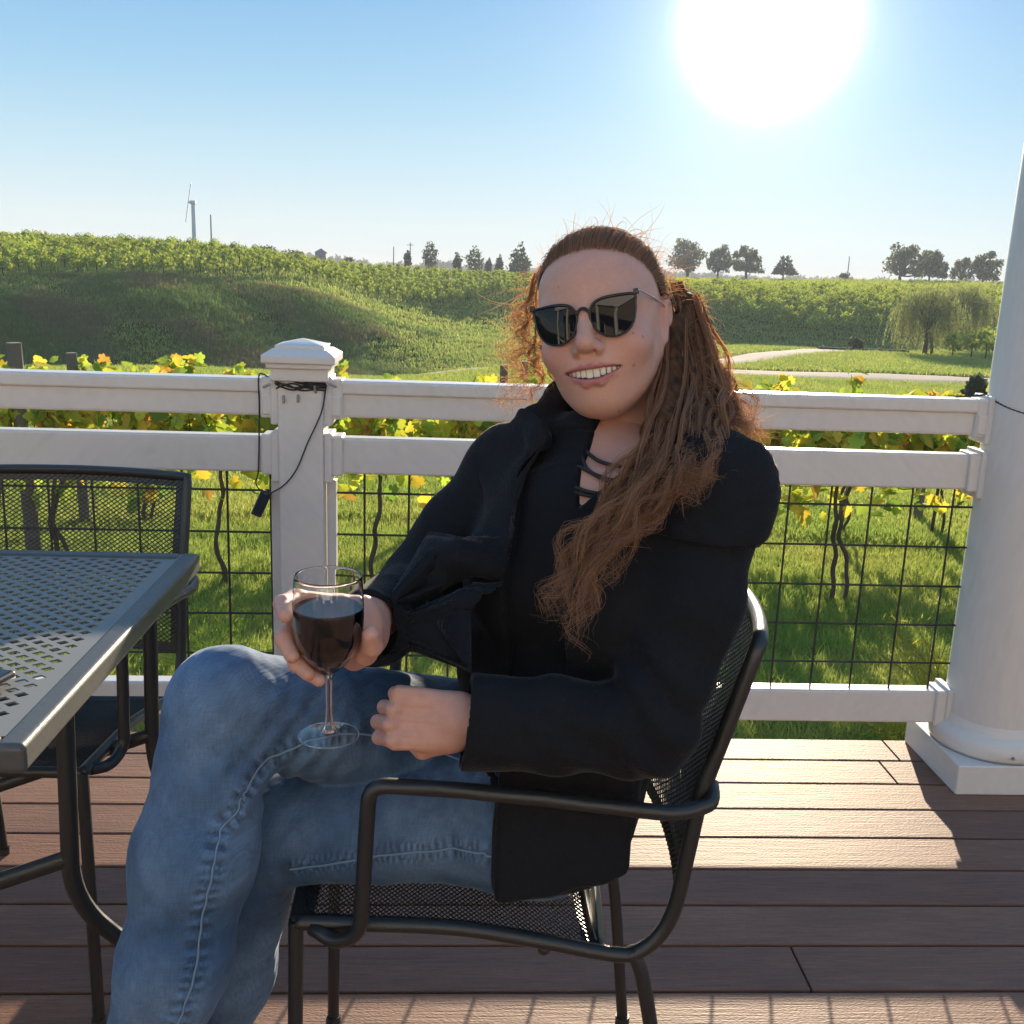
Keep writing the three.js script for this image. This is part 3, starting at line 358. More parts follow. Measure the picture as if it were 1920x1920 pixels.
{
  let s = 300; const C = [[-9.6, -194.8, 2.66, 1.57, 1.03], [-5.4, -194.9, 4.29, 3.34, .71], [-.5, -200, 3.43, 1.62, .18], [2.7, -195, 4.59, 3.55, -.16], [5.5, -204.9, 3.23, 1.45, -.34], [7.4, -199.9, 3.93, 1.62, -.53], [11.1, -194.7, 5.75, 4.35, -.82]];
  const broad = 'broad dark oval tree on the skyline right of the wind machine', slim = 'slim dark pointed tree on the skyline right of the wind machine';
  for (const [x, z, h, w, y] of C) tree(w > 2.5 ? 'oval_tree' : 'columnar_tree', w > 2.5 ? broad : slim, x, z, h * 1.3, w * 1.12, 'column', s++, y - .35, w > 2.5 ? 'oval trees on the skyline' : 'slim trees on the skyline');
  for (const [x, z, h, w, y] of [[-32.9, -182, 1.58, 3.09, 2.4], [-29.3, -187.7, 1.46, 4.69, 2.06], [-20.7, -198.9, 1.16, 2, 1.51]]) tree('skyline_bush', 'low round bush on the skyline behind the left vineyard', x, z, h, w, 'bush', s++, y, 'bushes on the skyline');
  const RT = [[49.6, -229.7, 9.06, 9.98, 1.23, 'largest hazy tree behind the hair of the person on the right skyline'], [57, -231.1, 7.65, 6.86, 1.49, 'middle tree of the three beside the head of the person on the skyline'], [61.6, -223.7, 7.09, 8.26, 1.7, 'pale airy tree between the middle tree and the lone pine'], [84.5, -197.7, 7.89, 9.4, 1.71, 'biggest broad tree on the skyline above the willows'], [91.1, -200.3, 6.21, 5.7, 2.11, 'rounded tree next to the biggest skyline tree'], [95.2, -203.9, 3.88, 2.74, 2.43, 'smallest thin tree among the skyline trees near the column'], [97, -199.7, 5.41, 4.56, 1.72, 'open brownish tree between thin tree and the tree by the column'], [97.4, -191.7, 6.45, 6.17, 1.76, 'leaning open tree on the skyline against the column']];
  for (const [x, z, h, w, y, l] of RT) tree('skyline_tree', l, x, z, h, w, 'round', s++, y);
  tree('pine_tree', 'lone dark pine on the skyline above the right vineyard', 66.9, -214.8, 4.49, 4.97, 'pine', s++, 1.75);
  tree('round_bush', 'small round bush below the utility pole on the right skyline', 79.3, -213.8, 1.6, 2.86, 'bush', s++, 1.87);
  tree('field_shrub', 'small loose shrub beside the low wooden barrier', 30.6, -78.2, 1.25, 1.5, 'bush', s++, -4.0);
  tree('dark_shrub', 'dark pointed shrub on the lawn against the column', 14.6, -28.2, .85, .5, 'column', s++, null);
}
function willow(x, z, h, w, seed, label, y) {
  const R = rng(seed), t = thing('willow_tree', label, 'tree', [x, y, z]), limbs = [], list = [], tr = [[0, -.5, 0], [.1, h * .2, 0], [-.05, h * .38, .05]];
  part('trunk', tubeP(smoothPts(tr, 8), (q) => .2 - .07 * q, 8), barkM, t); part('trunk', tubeP(smoothPts([[.55, -.5, .2], [.5, h * .18, .1], [.25, h * .36, 0]], 8), (q) => .13 - .04 * q, 7), barkM, t);
  for (let i = 0; i < 22; i++) { const a = i * 2.4, r = w * .5 * Math.sqrt((i + .6) / 22) * .92, top = h * (.98 - .42 * Math.pow(r / (w * .5), 2)) * (.9 + R() * .12), e = V(Math.cos(a) * r, top, Math.sin(a) * r * .85); limbs.push(tubeP(smoothPts([[0, h * .36, 0], [e.x * .45, h * .62, e.z * .45], [e.x, e.y, e.z]], 7), (q) => .07 * (1.1 - q), 5));
    for (let k = 0; k < 30; k++) { const b = e.clone().lerp(V(0, h * .75, 0), R() * .5).add(V((R() - .5) * 1.1, (R() - .3) * .35, (R() - .5) * 1.1)), len = (b.y - h * .08) * (.35 + R() * .62), sway = (R() - .5) * .5; const n = Math.ceil(len / .11); for (let j = 0; j < n; j++) list.push({ p: V(b.x + sway * j / n + (R() - .5) * .1 + Math.sign(e.x) * .25 * Math.sin(j / n * 1.5), b.y - len * j / n, b.z + (R() - .5) * .1), s: .15 + R() * .1, c: vary(R, [.28, .3, .1], .35), tilt: 1.2, droop: -1.3 }); } }
  part('limbs', merge(limbs), barkM, t); const f = part('crown', leafMass(list, leafGeo([[0, .03], [.5, .1], [1, 0]], 1, .1), seed), foliageM, t); f.userData.kind = 'stuff';
}
willow(33.3, -72.7, 5.6, 6.2, 71, 'weeping willow with drooping olive branches in front, beside the gravel path', -3.9);
willow(40.5, -82.2, 5.8, 6.4, 72, 'weeping willow partly hidden behind the front willow and the column', -3.75);
{ // hazy wood along the far horizon
  const R = rng(81), g = crown([[0, 4, 0, 9, 4, 6]], 260, 2.4, [.1, .12, .08], 82), m = new THREE.InstancedMesh(g, foliageM, 420), M = new THREE.Matrix4(), q = new THREE.Quaternion(); for (let i = 0; i < 420; i++) { const a = (-40 + 80 * R()) * RAD, D = 640 + R() * 500, x = D * Math.sin(a), z = -D * Math.cos(a), s = .35 + R() * .75; q.setFromAxisAngle(V(0, 1, 0), R() * 6); M.compose(V(x, land(x, z) - 1, z), q, V(s * 1.4, s, s)); m.setMatrixAt(i, M); } m.name = 'distant_wood'; m.userData = { label: 'hazy wood along the far horizon', category: 'wood', kind: 'stuff' }; scene.add(m);
}
// ---- things on the hills
{
  const steel = mat([.62, .63, .65], .45, { metalness: .3 }), m = thing('wind_machine', 'tall white vineyard wind machine with a tilted two-bladed propeller', 'wind machine', [-36, 1.6, -145.6]);
  part('tower', tubeP([V(0, -.6, 0), V(0, 6.9, 0)], (t) => .3 - .06 * t, 14), steel, m); part('gearbox', new RoundedBoxGeometry(.75, .5, .6, 2, .1).translate(0, 7.05, 0), steel, m);
  const hub = part('propeller', new THREE.CylinderGeometry(.14, .14, .4, 10).rotateZ(Math.PI / 2 - .1).translate(-.45, 7.05, 0), steel, m); for (const s of [1, -1]) { const g = new RoundedBoxGeometry(.1, 2.5, .26, 2, .04).translate(0, s * 1.3, 0); g.rotateZ(-.17); g.translate(-.6, 7.0, 0); part('blade', g, steel, hub); }
  const poleM = mat([.2, .17, .15], .9);
  const pole = (x, z, h, y, arm, label) => { const p = thing('utility_pole', label, 'pole', [x, y, z]); part('mast', tubeP([V(0, -1.5, 0), V(0, h, 0)], (t) => .13 - .04 * t, 8), poleM, p); if (arm) part('crossarm', box(1.4, .12, .12, 0, h - .5, 0, .01), poleM, p); };
  pole(-37.9, -163.7, 5.6, 2.3, 0, 'bare wooden pole beside the wind machine'); pole(-14.4, -229.6, 4.25, 1.2, 0, 'thin bare pole on the skyline next to the pole with a crossarm'); pole(-10.6, -224.8, 5.3, 1, 1, 'utility pole with a crossarm above the first slim tree'); pole(80.5, -215.5, 5, 1.7, 0, 'utility pole above the round bush on the right skyline');
  const b = thing('farm_building', 'small grey blue farm building on the skyline behind the left vineyard', 'building', [-27.1, 1.5, -208]), wallM = mat([.2, .22, .26], .8); part('wall', box(2.1, 2, 2.4, 0, .9, 0, .02), wallM, b); const rf = new THREE.CylinderGeometry(.01, 1.75, .8, 4).rotateY(Math.PI / 4).translate(0, 2.3, 0); part('roof', rf, mat([.12, .12, .13], .8), b); part('door', box(.7, 1.3, .06, .2, .55, 1.23, .01), mat([.1, .1, .11], .8), b);
  const f = thing('wooden_barrier', 'low dark wooden barrier along the bend of the gravel path', 'barrier', [28.8, -3.95, -76]), fm = mat([.09, .075, .06], .9); for (const x of [-1.6, .4, 2.4, 4.2]) part('post', box(.22, .8, .22, x, .15, x * .12, .02), fm, f); part('rail', box(6.6, .16, .12, 1.3, .42, .3, .02).rotateY(-.11), fm, f); part('rail', box(6.6, .16, .12, 1.3, .15, .3, .02).rotateY(-.11), fm, f);
}
// thin air haze over the valley
scene.fog = new THREE.FogExp2(new THREE.Color().setRGB(.92, .95, 1), .0007);
// ---------------------------------------------------------------- patio furniture
const ironTex = canvasTex(256, 256, (u, v) => { const k = .5 + .5 * tnoise(u, v, 30, 30) + .35 * tnoise(u, v, 120, 120, 6); return [k, k, k]; }, false);
const iron = mat([.016, .018, .019], .4, { bumpMap: ironTex, bumpScale: .0003, clearcoat: .25, clearcoatRoughness: .35 });
// two families of slanting strands over a curved panel: expanded metal
function expanded(S, W, L, pu, pv, r, mX = 0) {
  const list = [], slope = pu / pv;
  for (const s of [-1, 1]) for (let u0 = s > 0 ? -L * slope : 0; u0 < (s > 0 ? W : W + L * slope); u0 += pu) {
    const vA = s > 0 ? Math.max(0, -u0 / slope) : Math.max(0, (u0 - W) / slope), vB = s > 0 ? Math.min(L, (W - u0) / slope) : Math.min(L, u0 / slope); if (vB - vA < .004) continue;
    const n = Math.max(2, Math.ceil((vB - vA) / .035)), p = []; for (let i = 0; i <= n; i++) { const v = vA + (vB - vA) * i / n; p.push(S(u0 + s * v * slope, v)); }
    list.push(tubeP(p, r, 4));
  }
  return merge(list);
}
const sideTube = (() => { // side of seat and back in chair axes: x backwards, y up
  const p = [[0, .452], [.06, .451], [.19, .446], [.288, .43], [.385, .411], [.417, .416], [.442, .441], [.457, .481], [.467, .554], [.478, .631], [.498, .706], [.529, .819]];
  return smoothPts(p.map(([x, y]) => V(x, y, 0)), 70);
})();
const WID = .372;
function makeChair(label) {
  const c = thing('patio_chair', label, 'chair');
  const seatN = sideTube.findIndex((p) => p.x > .36), bow = (z) => { const t = -z / WID; return 4 * t * (1 - t); };
  // frame: both side tubes joined by a bowed top bar and a front bar
  const top = sideTube[sideTube.length - 1], loop = [...sideTube.map((p) => p.clone())];
  for (let i = 1; i < 16; i++) { const t = i / 16; loop.push(V(top.x + .03 * 4 * t * (1 - t), top.y, -WID * t)); }
  loop.push(...sideTube.slice().reverse().map((p) => V(p.x, p.y, -WID)));
  part('frame', tubeP(loop, .0095, 12), iron, c);
  part('front_bar', tubeP([V(0, .452, 0), V(-.006, .45, -WID * .5), V(0, .452, -WID)], .009, 10), iron, c);
  const iA = seatN, bar = (q) => tubeP(smoothPts([[q.x, q.y, 0], [q.x + .012, q.y - .012, -WID / 2], [q.x, q.y, -WID]], 14), .009, 8);
  part('rear_bar', bar(sideTube[iA]), iron, c);
  // mesh panels with rolled hems
  const line = (a, b) => { const seg = sideTube.slice(a, b + 1), L = [0]; for (let i = 1; i < seg.length; i++) L.push(L[i - 1] + seg[i].distanceTo(seg[i - 1])); const T = L[L.length - 1]; return { T, at: (v) => { let k = 0; while (k < L.length - 2 && v > L[k + 1]) k++; return seg[k].clone().lerp(seg[k + 1], clamp((v - L[k]) / (L[k + 1] - L[k]), 0, 1)); } }; };
  const seat = line(0, iA), S1 = (u, v) => { const p = seat.at(v); p.z = -u; p.y -= .014 * bow(-u) * sstep(v, 0, .1) - .004; return p; };
  const sp = part('seat', expanded(S1, WID, seat.T, .0105, .0072, .0011), iron, c);
  const hem = (S, W, T) => tubeP([...Array(11).keys()].map((i) => S(.012 + (W - .024) * i / 10, T - .004)), .006, 6);
  part('hem', hem(S1, WID, seat.T), iron, sp);
  const jb = sideTube.findIndex((p) => p.y > .47 && p.x > .4), back = line(jb, sideTube.length - 1), S2 = (u, v) => { const p = back.at(v); p.z = -u; p.x += .034 * bow(-u) * (.55 + .45 * v / back.T); return p; };
  const bp = part('backrest', expanded(S2, WID, back.T, .0115, .0088, .0011), iron, c);
  const strip = (S, u0, u1, v0, v1, n = 12) => { const pos = [], idx = []; for (let i = 0; i <= n; i++) for (const e of [0, 1]) { const p = S(lerp(u0, u1, e), lerp(v0, v1, i / n)); pos.push(p.x, p.y, p.z); } for (let i = 0; i < n; i++) idx.push(i * 2, i * 2 + 1, i * 2 + 2, i * 2 + 2, i * 2 + 1, i * 2 + 3); return flatGeo(pos, idx, null, new Array(pos.length / 3 * 2).fill(0)); };
  const stripH = (S, W, v0, v1, n = 12) => strip((a, b) => S(b, a), v0, v1, 0, W, n);
  part('panel_edge', merge([strip(S2, 0, .022, 0, back.T), strip(S2, WID - .022, WID, 0, back.T), stripH(S2, WID, back.T - .022, back.T), stripH(S2, WID, 0, .02)]), iron, bp);
  part('panel_edge', merge([strip(S1, 0, .014, 0, seat.T), strip(S1, WID - .014, WID, 0, seat.T), stripH(S1, WID, 0, .02), stripH(S1, WID, seat.T - .02, seat.T)]), iron, sp);
  for (const s of [0, 1]) {
    const z = (q) => (s ? -WID - q : q), sg = s ? -1 : 1;
    part('leg', tubeP(filleted([[0, .452, z(0)], [-.003, .25, z(.002)], [-.006, .008, z(.004)]], .02), .0092, 10), iron, c);
    part('leg', tubeP(smoothPts([[.405, .418, z(0)], [.422, .38, z(.002)], [.447, .25, z(.004)], [.475, .008, z(.006)]], 16), .0092, 10), iron, c);
    const arm = filleted([[.02, .448, z(.004)], [.05, .44, z(.022)], [.08, .46, z(.033)], [.09, .652, z(.034)], [.19, .648, z(.036)], [.31, .636, z(.036)], [.44, .62, z(.034)], [.487, .625, z(.018)], [.488, .64, z(-.004)]], .022, 5);
    part('armrest', tubeP(arm, .0092, 12), iron, c);
    part('foot_cap', new THREE.CylinderGeometry(.012, .012, .014, 12).translate(-.006, .007, z(.004)), iron, c); part('foot_cap', new THREE.CylinderGeometry(.012, .012, .014, 12).translate(.475, .007, z(.006)), iron, c);
    part('bolt', new THREE.SphereGeometry(.009, 10, 6).translate(.30, .416, z(-.004)), iron, c); part('bolt', new THREE.SphereGeometry(.009, 10, 6).translate(.05, .437, z(-.004)), iron, c);
  }
  return c;
}
const chair1 = makeChair('black mesh patio chair under the seated person');
chair1.position.set(-.178, 0, -1.095); chair1.rotation.y = -.6 * RAD;
const chair2 = chair1.clone(); chair2.name = numbered('patio_chair'); chair2.userData = { label: 'empty black mesh patio chair behind the table, against the railing', category: 'chair', group: 'black mesh patio chairs' }; chair1.userData.group = 'black mesh patio chairs'; scene.add(chair2);
chair2.position.set(-.562, 0, -1.475); chair2.rotation.y = 85.5 * RAD; chair2.scale.set(.98, .985, 1.05);
{ // table with a punched lattice top
  const t = thing('patio_table', 'black metal patio table with a punched lattice top', 'table', [-.972, 0, -1.385]);
  const X0 = -.36, X1 = .53, Z0 = -.372, Z1 = .377, Y = .72, sh = new THREE.Shape();
  sh.moveTo(X0, Z0); sh.lineTo(X1 - .03, Z0); sh.lineTo(X1 - .03, Z1 - .03); sh.lineTo(X0, Z1 - .03);
  const a = [.0157, .0132], b = [-.0157, .0132];
  for (let i = -60; i < 60; i++) for (let j = -60; j < 60; j++) { const x = i * a[0] + j * b[0], z = i * a[1] + j * b[1]; if (x < X0 + .04 || x > X1 - .048 || z < Z0 + .03 || z > Z1 - .05) continue; const q = new THREE.Path(); q.moveTo(x - .0092, z); q.lineTo(x, z + .0077); q.lineTo(x + .0092, z); q.lineTo(x, z - .0077); sh.holes.push(q); }
  const g = new THREE.ExtrudeGeometry(sh, { depth: .0022, bevelEnabled: false }); g.rotateX(Math.PI / 2); g.translate(0, Y - .003, 0);
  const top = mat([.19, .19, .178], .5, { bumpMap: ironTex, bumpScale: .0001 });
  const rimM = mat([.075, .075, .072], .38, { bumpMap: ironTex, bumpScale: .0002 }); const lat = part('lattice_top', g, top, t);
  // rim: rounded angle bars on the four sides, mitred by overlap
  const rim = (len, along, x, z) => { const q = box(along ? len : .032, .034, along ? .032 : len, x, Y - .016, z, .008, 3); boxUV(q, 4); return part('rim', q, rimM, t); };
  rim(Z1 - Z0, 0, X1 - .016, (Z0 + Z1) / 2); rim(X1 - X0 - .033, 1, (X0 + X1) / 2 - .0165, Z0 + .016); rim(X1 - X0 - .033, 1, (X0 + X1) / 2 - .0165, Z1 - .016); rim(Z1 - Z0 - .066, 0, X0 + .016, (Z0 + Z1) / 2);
  for (const sx of [1, -1]) for (const sz of [1, -1]) {
    const px = sx > 0 ? .494 : -.3, pz = sz > 0 ? .172 : -.19;
    part('leg', tubeP(filleted([[px, Y - .03, pz], [px - sx * .008, .4, pz], [px + sx * .1, .245, pz - sz * .05], [px + sx * .16, .012, pz - sz * .09]], .06, 7), .0115, 12), iron, t);
  }
  part('brace', tubeP([V(.487, .463, .172), V(-.29, .17, .172)], .0115, 10), iron, t); part('brace', tubeP([V(.487, .463, -.19), V(-.29, .17, -.19)], .0115, 10), iron, t);
}
{ // smartphone lying on the table
  const p = thing('smartphone', 'dark smartphone lying near the edge of the patio table', 'phone', [-.602, .7245, -1.165]); p.rotation.y = 74 * RAD;
  part('case', box(.078, .0085, .15, 0, .0045, 0, .004, 3), mat([.16, .13, .12], .3, { metalness: .6 }), p); part('screen', box(.071, .0016, .143, 0, .0088, 0, .0006, 1), mat([.008, .009, .012], .06), p);
}
// ---------------------------------------------------------------- string light cables, solar pack, leaf litter on the deck
{
  const black = mat([.012, .012, .013], .45), c = thing('light_cable', 'black string light cable wound round the square post below its cap', 'cable', [PX, 0, RZ]), R = rng(17);
  for (let k = 0; k < 8; k++) { const p = [], y = .938 + k * .0035 + R() * .004, o = .0545 + R() * .006, ph = R() * 6; for (let i = 0; i < 64; i++) { const a = i / 64 * 2 * Math.PI, m = Math.max(Math.abs(Math.cos(a)), Math.abs(Math.sin(a))), r = Math.min(o / m, o * 1.3); p.push(V(Math.cos(a) * r, y + .006 * Math.sin(a * 2 + ph) + .004 * Math.sin(a * 5 + ph), Math.sin(a) * r)); } part('coil', tubeP(p, .0019, 6, true), black, c); }
  const rel = (l) => l.map(([x, y, z]) => V(x - PX, y, z - RZ)), bulb = mat([.3, .28, .25], .2, { metalness: .2 });
  part('drop', tubeP(smoothPts(rel([[-.3035, .955, -2.39], [-.302, .935, -2.374], [-.3117, .8855, -2.372], [-.3428, .8163, -2.372], [-.3693, .7527, -2.372], [-.3994, .7138, -2.372], [-.4355, .6913, -2.376], [-.448, .688, -2.39]]), 50), .0019, 6), black, c);
  part('drop', tubeP(smoothPts(rel([[-.42, .95, -2.40], [-.45, .968, -2.41], [-.4571, .958, -2.396], [-.4572, .8963, -2.4], [-.4594, .8464, -2.404], [-.4627, .7452, -2.402], [-.4696, .713, -2.404], [-.462, .6966, -2.402]]), 50), .0019, 6), black, c);
  for (const [x, y, rx, rz] of [[-.037, .915, 0, 0], [-.004, .918, 0, 0], [.035, .94, .3, .1], [-.075, .945, 0, -1.1], [.075, .95, 0, 1.2]]) { const g = new THREE.CapsuleGeometry(.003, .014, 4, 8), o = part('bulb', g, bulb, c); o.position.set(x, y, .058); o.rotation.set(rx, 0, rz); }
  const s = thing('solar_pack', 'small black solar battery pack hanging beside the square post', 'solar pack', [-.458, .662, -2.404]); s.rotation.z = -.42;
  part('case', box(.026, .066, .014, 0, 0, 0, .004, 2), mat([.02, .026, .032], .4), s); part('panel', box(.02, .052, .003, 0, 0, .008, .0008, 1), mat([.02, .03, .05], .2), s);
  const q = thing('column_cable', 'thin black twisted cable running from the rail end round the large column', 'cable', [1.402, 0, -2.4]); const p1 = []; for (let i = 0; i <= 60; i++) { const t = i / 60, a = lerp(3.3, 1.2, t), r = .1175 + .004 * Math.exp(-t * 8); p1.push(V(Math.cos(a) * r, .968 - .035 * t - .012 * Math.sin(t * 3), Math.sin(a) * r)); } const pre = [V(-.20, .962, -.02), V(-.165, .968, .0), V(-.13, .972, -.01)];
  for (const k of [0, 1]) part('strand', tubeP([...pre, ...p1].map((v, i) => v.clone().add(V(.0012 * Math.cos(i * 1.1 + k * 3.14), .0014 * Math.sin(i * 1.1 + k * 3.14), .001 * Math.cos(i * 1.1 + k * 3.14)))), .0013, 5), black, q);
  const dm = mat([.3, .24, .16], .9); for (const [x, z, l] of [[-.802, -2.49, 'crumpled pale dry leaf lying on the deck edge near the empty chair'], [.35, -2.44, 'dry leaf scrap on the sunlit deck under the railing']]) { const o = solo('dry_leaf', leafGeo([[-.1, .1], [.25, .3], [.6, .22], [1, 0]], .028, .6), dm, l, 'leaf'); o.position.set(x, .003, z); o.rotation.set(.2, x * 5, .15); }
}
// ---------------------------------------------------------------- seated person
const person = thing('person', 'person in a black coat and blue jeans sitting cross-legged, holding a glass of red wine', 'person', [.1, 0, -1.25]);
const at0 = (g) => g.translate(-.1, 0, 1.25);
const HEAD = new THREE.Matrix4().set(.9196, -.1475, -.3642, .179, .2071, .9696, .1301, 1.1593, .3339, -.195, .9222, -1.287, 0, 0, 0, 1), HEADI = HEAD.clone().invert();
const J = { shL: [.302, .975, -1.175], shR: [.078, .955, -1.345], elL: [.222, .728, -1.058], wrL: [.02, .735, -1.045], elR: [-.047, .78, -1.35], wrR: [-.098, .822, -1.11], hipL: [.11, .542, -1.21], hipR: [.09, .54, -1.37], knL: [-.245, .512, -1.2], knR: [-.262, .713, -1.135], anL: [-.335, .1, -1.235], anR: [-.354, .28, -1.032], pelvis: [.14, .55, -1.29], waist: [.16, .72, -1.25], chest: [.185, .875, -1.25], neck: [.193, .99, -1.272] };
const AX = [.807, 0, .588], FW = [-.588, 0, .807]; // across the shoulders to the left arm, and the way the chest faces
const off = (p, u, w, y = 0) => [p[0] + AX[0] * u + FW[0] * w, p[1] + y, p[2] + AX[2] * u + FW[2] * w];
// ---- head (own axes: x to the left ear, y up, z out of the face)
const faceF = (() => {
  const cran = el([0, .027, -.014], [.0705, .0755, .091]), fore = el([0, .038, .034], [.058, .052, .0555]), mid = el([0, -.03, .024], [.0625, .07, .066]), jaw = el([0, -.068, .033], [.043, .0365, .045]), chin = el([0, -.0945, .0615], [.0185, .0155, .018]);
  const solids = [];
  const add = (f, k) => solids.push([f, k]);
  add(fore, .04); add(mid, .035); add(jaw, .03);
  for (const s of [-1, 1]) { add(rc([s * .049, -.041, -.005], .0165, [s * .0155, -.093, .05], .015), .03); add(el([s * .0375, -.034, .0605], [.0265, .0225, .0245]), .022); add(el([s * .031, .0155, .0695], [.025, .0085, .0115]), .018); add(el([s * .031, -.003, .062], [.0155, .0135, .0155]), .01); }
  add(chin, .02); add(el([0, -.058, .066], [.032, .023, .0255]), .02);
  // nose
  add(rc([0, .012, .082], .0075, [0, -.024, .1045], .0095), .013); add(el([0, -.0325, .1055], [.0115, .0098, .0115]), .008); for (const s of [-1, 1]) add(el([s * .012, -.0375, .0945], [.0066, .0074, .01]), .007);
  // ears
  for (const s of [-1, 1]) { add(rc([s * .072, .012, -.022], .009, [s * .0695, -.029, -.011], .007), .006); add(el([s * .077, .008, -.026], [.006, .0205, .0135]), .006); }
  const upper = chain([[-.035, -.0592, .0715], [-.019, -.0583, .087], [-.0065, -.0567, .0922], [0, -.0575, .0926], [.0065, -.0567, .0922], [.019, -.0583, .087], [.035, -.0592, .0715]], [.0018, .0026, .0029, .0027, .0029, .0026, .0018], .006);
  const lower = chain([[-.035, -.06, .0715], [-.022, -.0682, .0835], [-.009, -.0752, .0895], [.009, -.0752, .0895], [.022, -.0682, .0835], [.035, -.06, .0715]], [.0016, .0032, .0042, .0042, .0032, .0016], .006);
  const lips = (x, y, z) => Math.min(upper(x, y, z), lower(x, y, z));
  const mouth = (x, y, z) => { const q = x / .0335, a = Math.abs(q), yU = -.0602, yL = -.0713 + .0104 * a * a; return Math.max(Math.max(y - yU, yL - y) * .9, .052 - z, Math.abs(x) - .033); };
  const nostril = [-1, 1].map((s) => el([s * .0072, -.0425, .1005], [.0036, .0035, .0055])), concha = [-1, 1].map((s) => el([s * .0835, .002, -.021], [.0055, .014, .0085]));
  // smile folds
  const folds = [-1, 1].map((s) => chain([[s * .02, -.038, .0925], [s * .03, -.05, .087], [s * .0395, -.066, .0745]], [.0006, .0006, .0005], .004));
  const neckF = chain([[0, -.06, -.03], [.004, -.12, -.037], [.012, -.2, -.05]], [.05, .047, .055], .03);
  const f = (x, y, z) => {
    let d = cran(x, y, z); if (d > .12) return d - .04; for (const [s, k] of solids) d = smin(d, s(x, y, z), k);
    d = smin(d, neckF(x, y, z), .03);
    if (z > .04) { d = smin(d, lips(x, y, z), .0035); for (const q of nostril) d = smax(d, -q(x, y, z), .0025); d = smax(d, -mouth(x, y, z), .0022); }
    for (const q of concha) d = smax(d, -q(x, y, z), .004);
    return d;
  };
  return { f, lips, mouth };
})();
const skin = [.55, .30, .23];
const headColor = (x, y, z) => {
  const l = faceF.lips(x, y, z), n = 1 + .09 * fbm(x * 60, y * 60, z * 60, 3) + .07 * noise(x * 420, y * 420, z * 420) + .05 * noise(x * 1100, y * 1100, z * 1100); let c = skin.map((v) => v * n);
  const mixc = (t, k) => { c = c.map((v, i) => lerp(v, t[i] * n, k)); };
  for (const s of [-1, 1]) mixc([.54, .235, .18], .5 * Math.exp(-(((x - s * .042) / .02) ** 2 + ((y + .036) / .02) ** 2)) * (z > .03 ? 1 : 0)); // flushed cheeks
  mixc([.53, .25, .2], .4 * Math.exp(-((x / .013) ** 2 + ((y + .034) / .011) ** 2)) * (z > .09 ? 1 : 0));
  for (const s of [-1, 1]) mixc([.55, .26, .2], .5 * Math.exp(-(((x - s * .08) / .012) ** 2 + ((y + .02) / .03) ** 2)));
  const la = Math.abs(x) / .0355; if (z > .05 && la < 1) { const k1 = 1 - la * la, yU = -.0602, yL = -.0713 + .0104 * la * la, band = (lo, hi) => sstep(y, lo - .0005, lo + .0005) * (1 - sstep(y, hi - .0005, hi + .0005)); mixc([.42, .135, .135], .9 * Math.max(band(yU - .002, yU + .0058 * k1 * (1 + .15 * Math.cos(x * 480))), band(yL - .0082 * k1, yL + .002))); }
  const m = faceF.mouth(x, y, z); if (m < .002 && z < .0835 && z > .04) mixc([.12, .025, .022], sstep(-m, -.002, .0006));
  for (const [mx, my] of [[.052, -.026], [.046, -.062], [-.028, .04], [.061, -.03], [.02, -.112]]) if (z > 0 && Math.hypot(x - mx, y - my) < .0011) mixc([.2, .08, .05], .7);
  return c;
};
// ---- torso and limbs under the clothes
const hipsF = blend([rc(J.hipL, .105, J.hipR, .105), rc(J.pelvis, .115, J.waist, .1)], .06);
const torsoF = blend([hipsF, rc(off(J.waist, -.05, 0), .09, off(J.waist, .05, 0), .09), rc(off(J.chest, -.07, -.01), .088, off(J.chest, .07, -.01), .088), el(off(J.chest, .06, .075, -.03), [.062, .062, .062]), el(off(J.chest, -.06, .075, -.03), [.062, .062, .062]), rc(J.shR, .05, off(J.neck, -.02, .01, -.015), .06), rc(J.shL, .05, off(J.neck, .02, .01, -.015), .06), rc(off(J.chest, 0, .02, .05), .085, off(J.neck, 0, .01, -.04), .055)], .05);
const armL = chain([J.shL, J.elL, J.wrL], [.044, .036, .026], .02), armR = chain([J.shR, J.elR, J.wrR], [.044, .036, .026], .02);
const legR = blend([rc(J.hipR, .088, J.knR, .058), chain([J.knR, [-.291, .55, -1.084], [-.314, .42, -1.062], J.anR], [.058, .058, .051, .042], .03)], .02);
const legL = blend([rc(J.hipL, .085, J.knL, .06), chain([J.knL, [-.29, .3, -1.21], J.anL], [.058, .052, .037], .03)], .02);
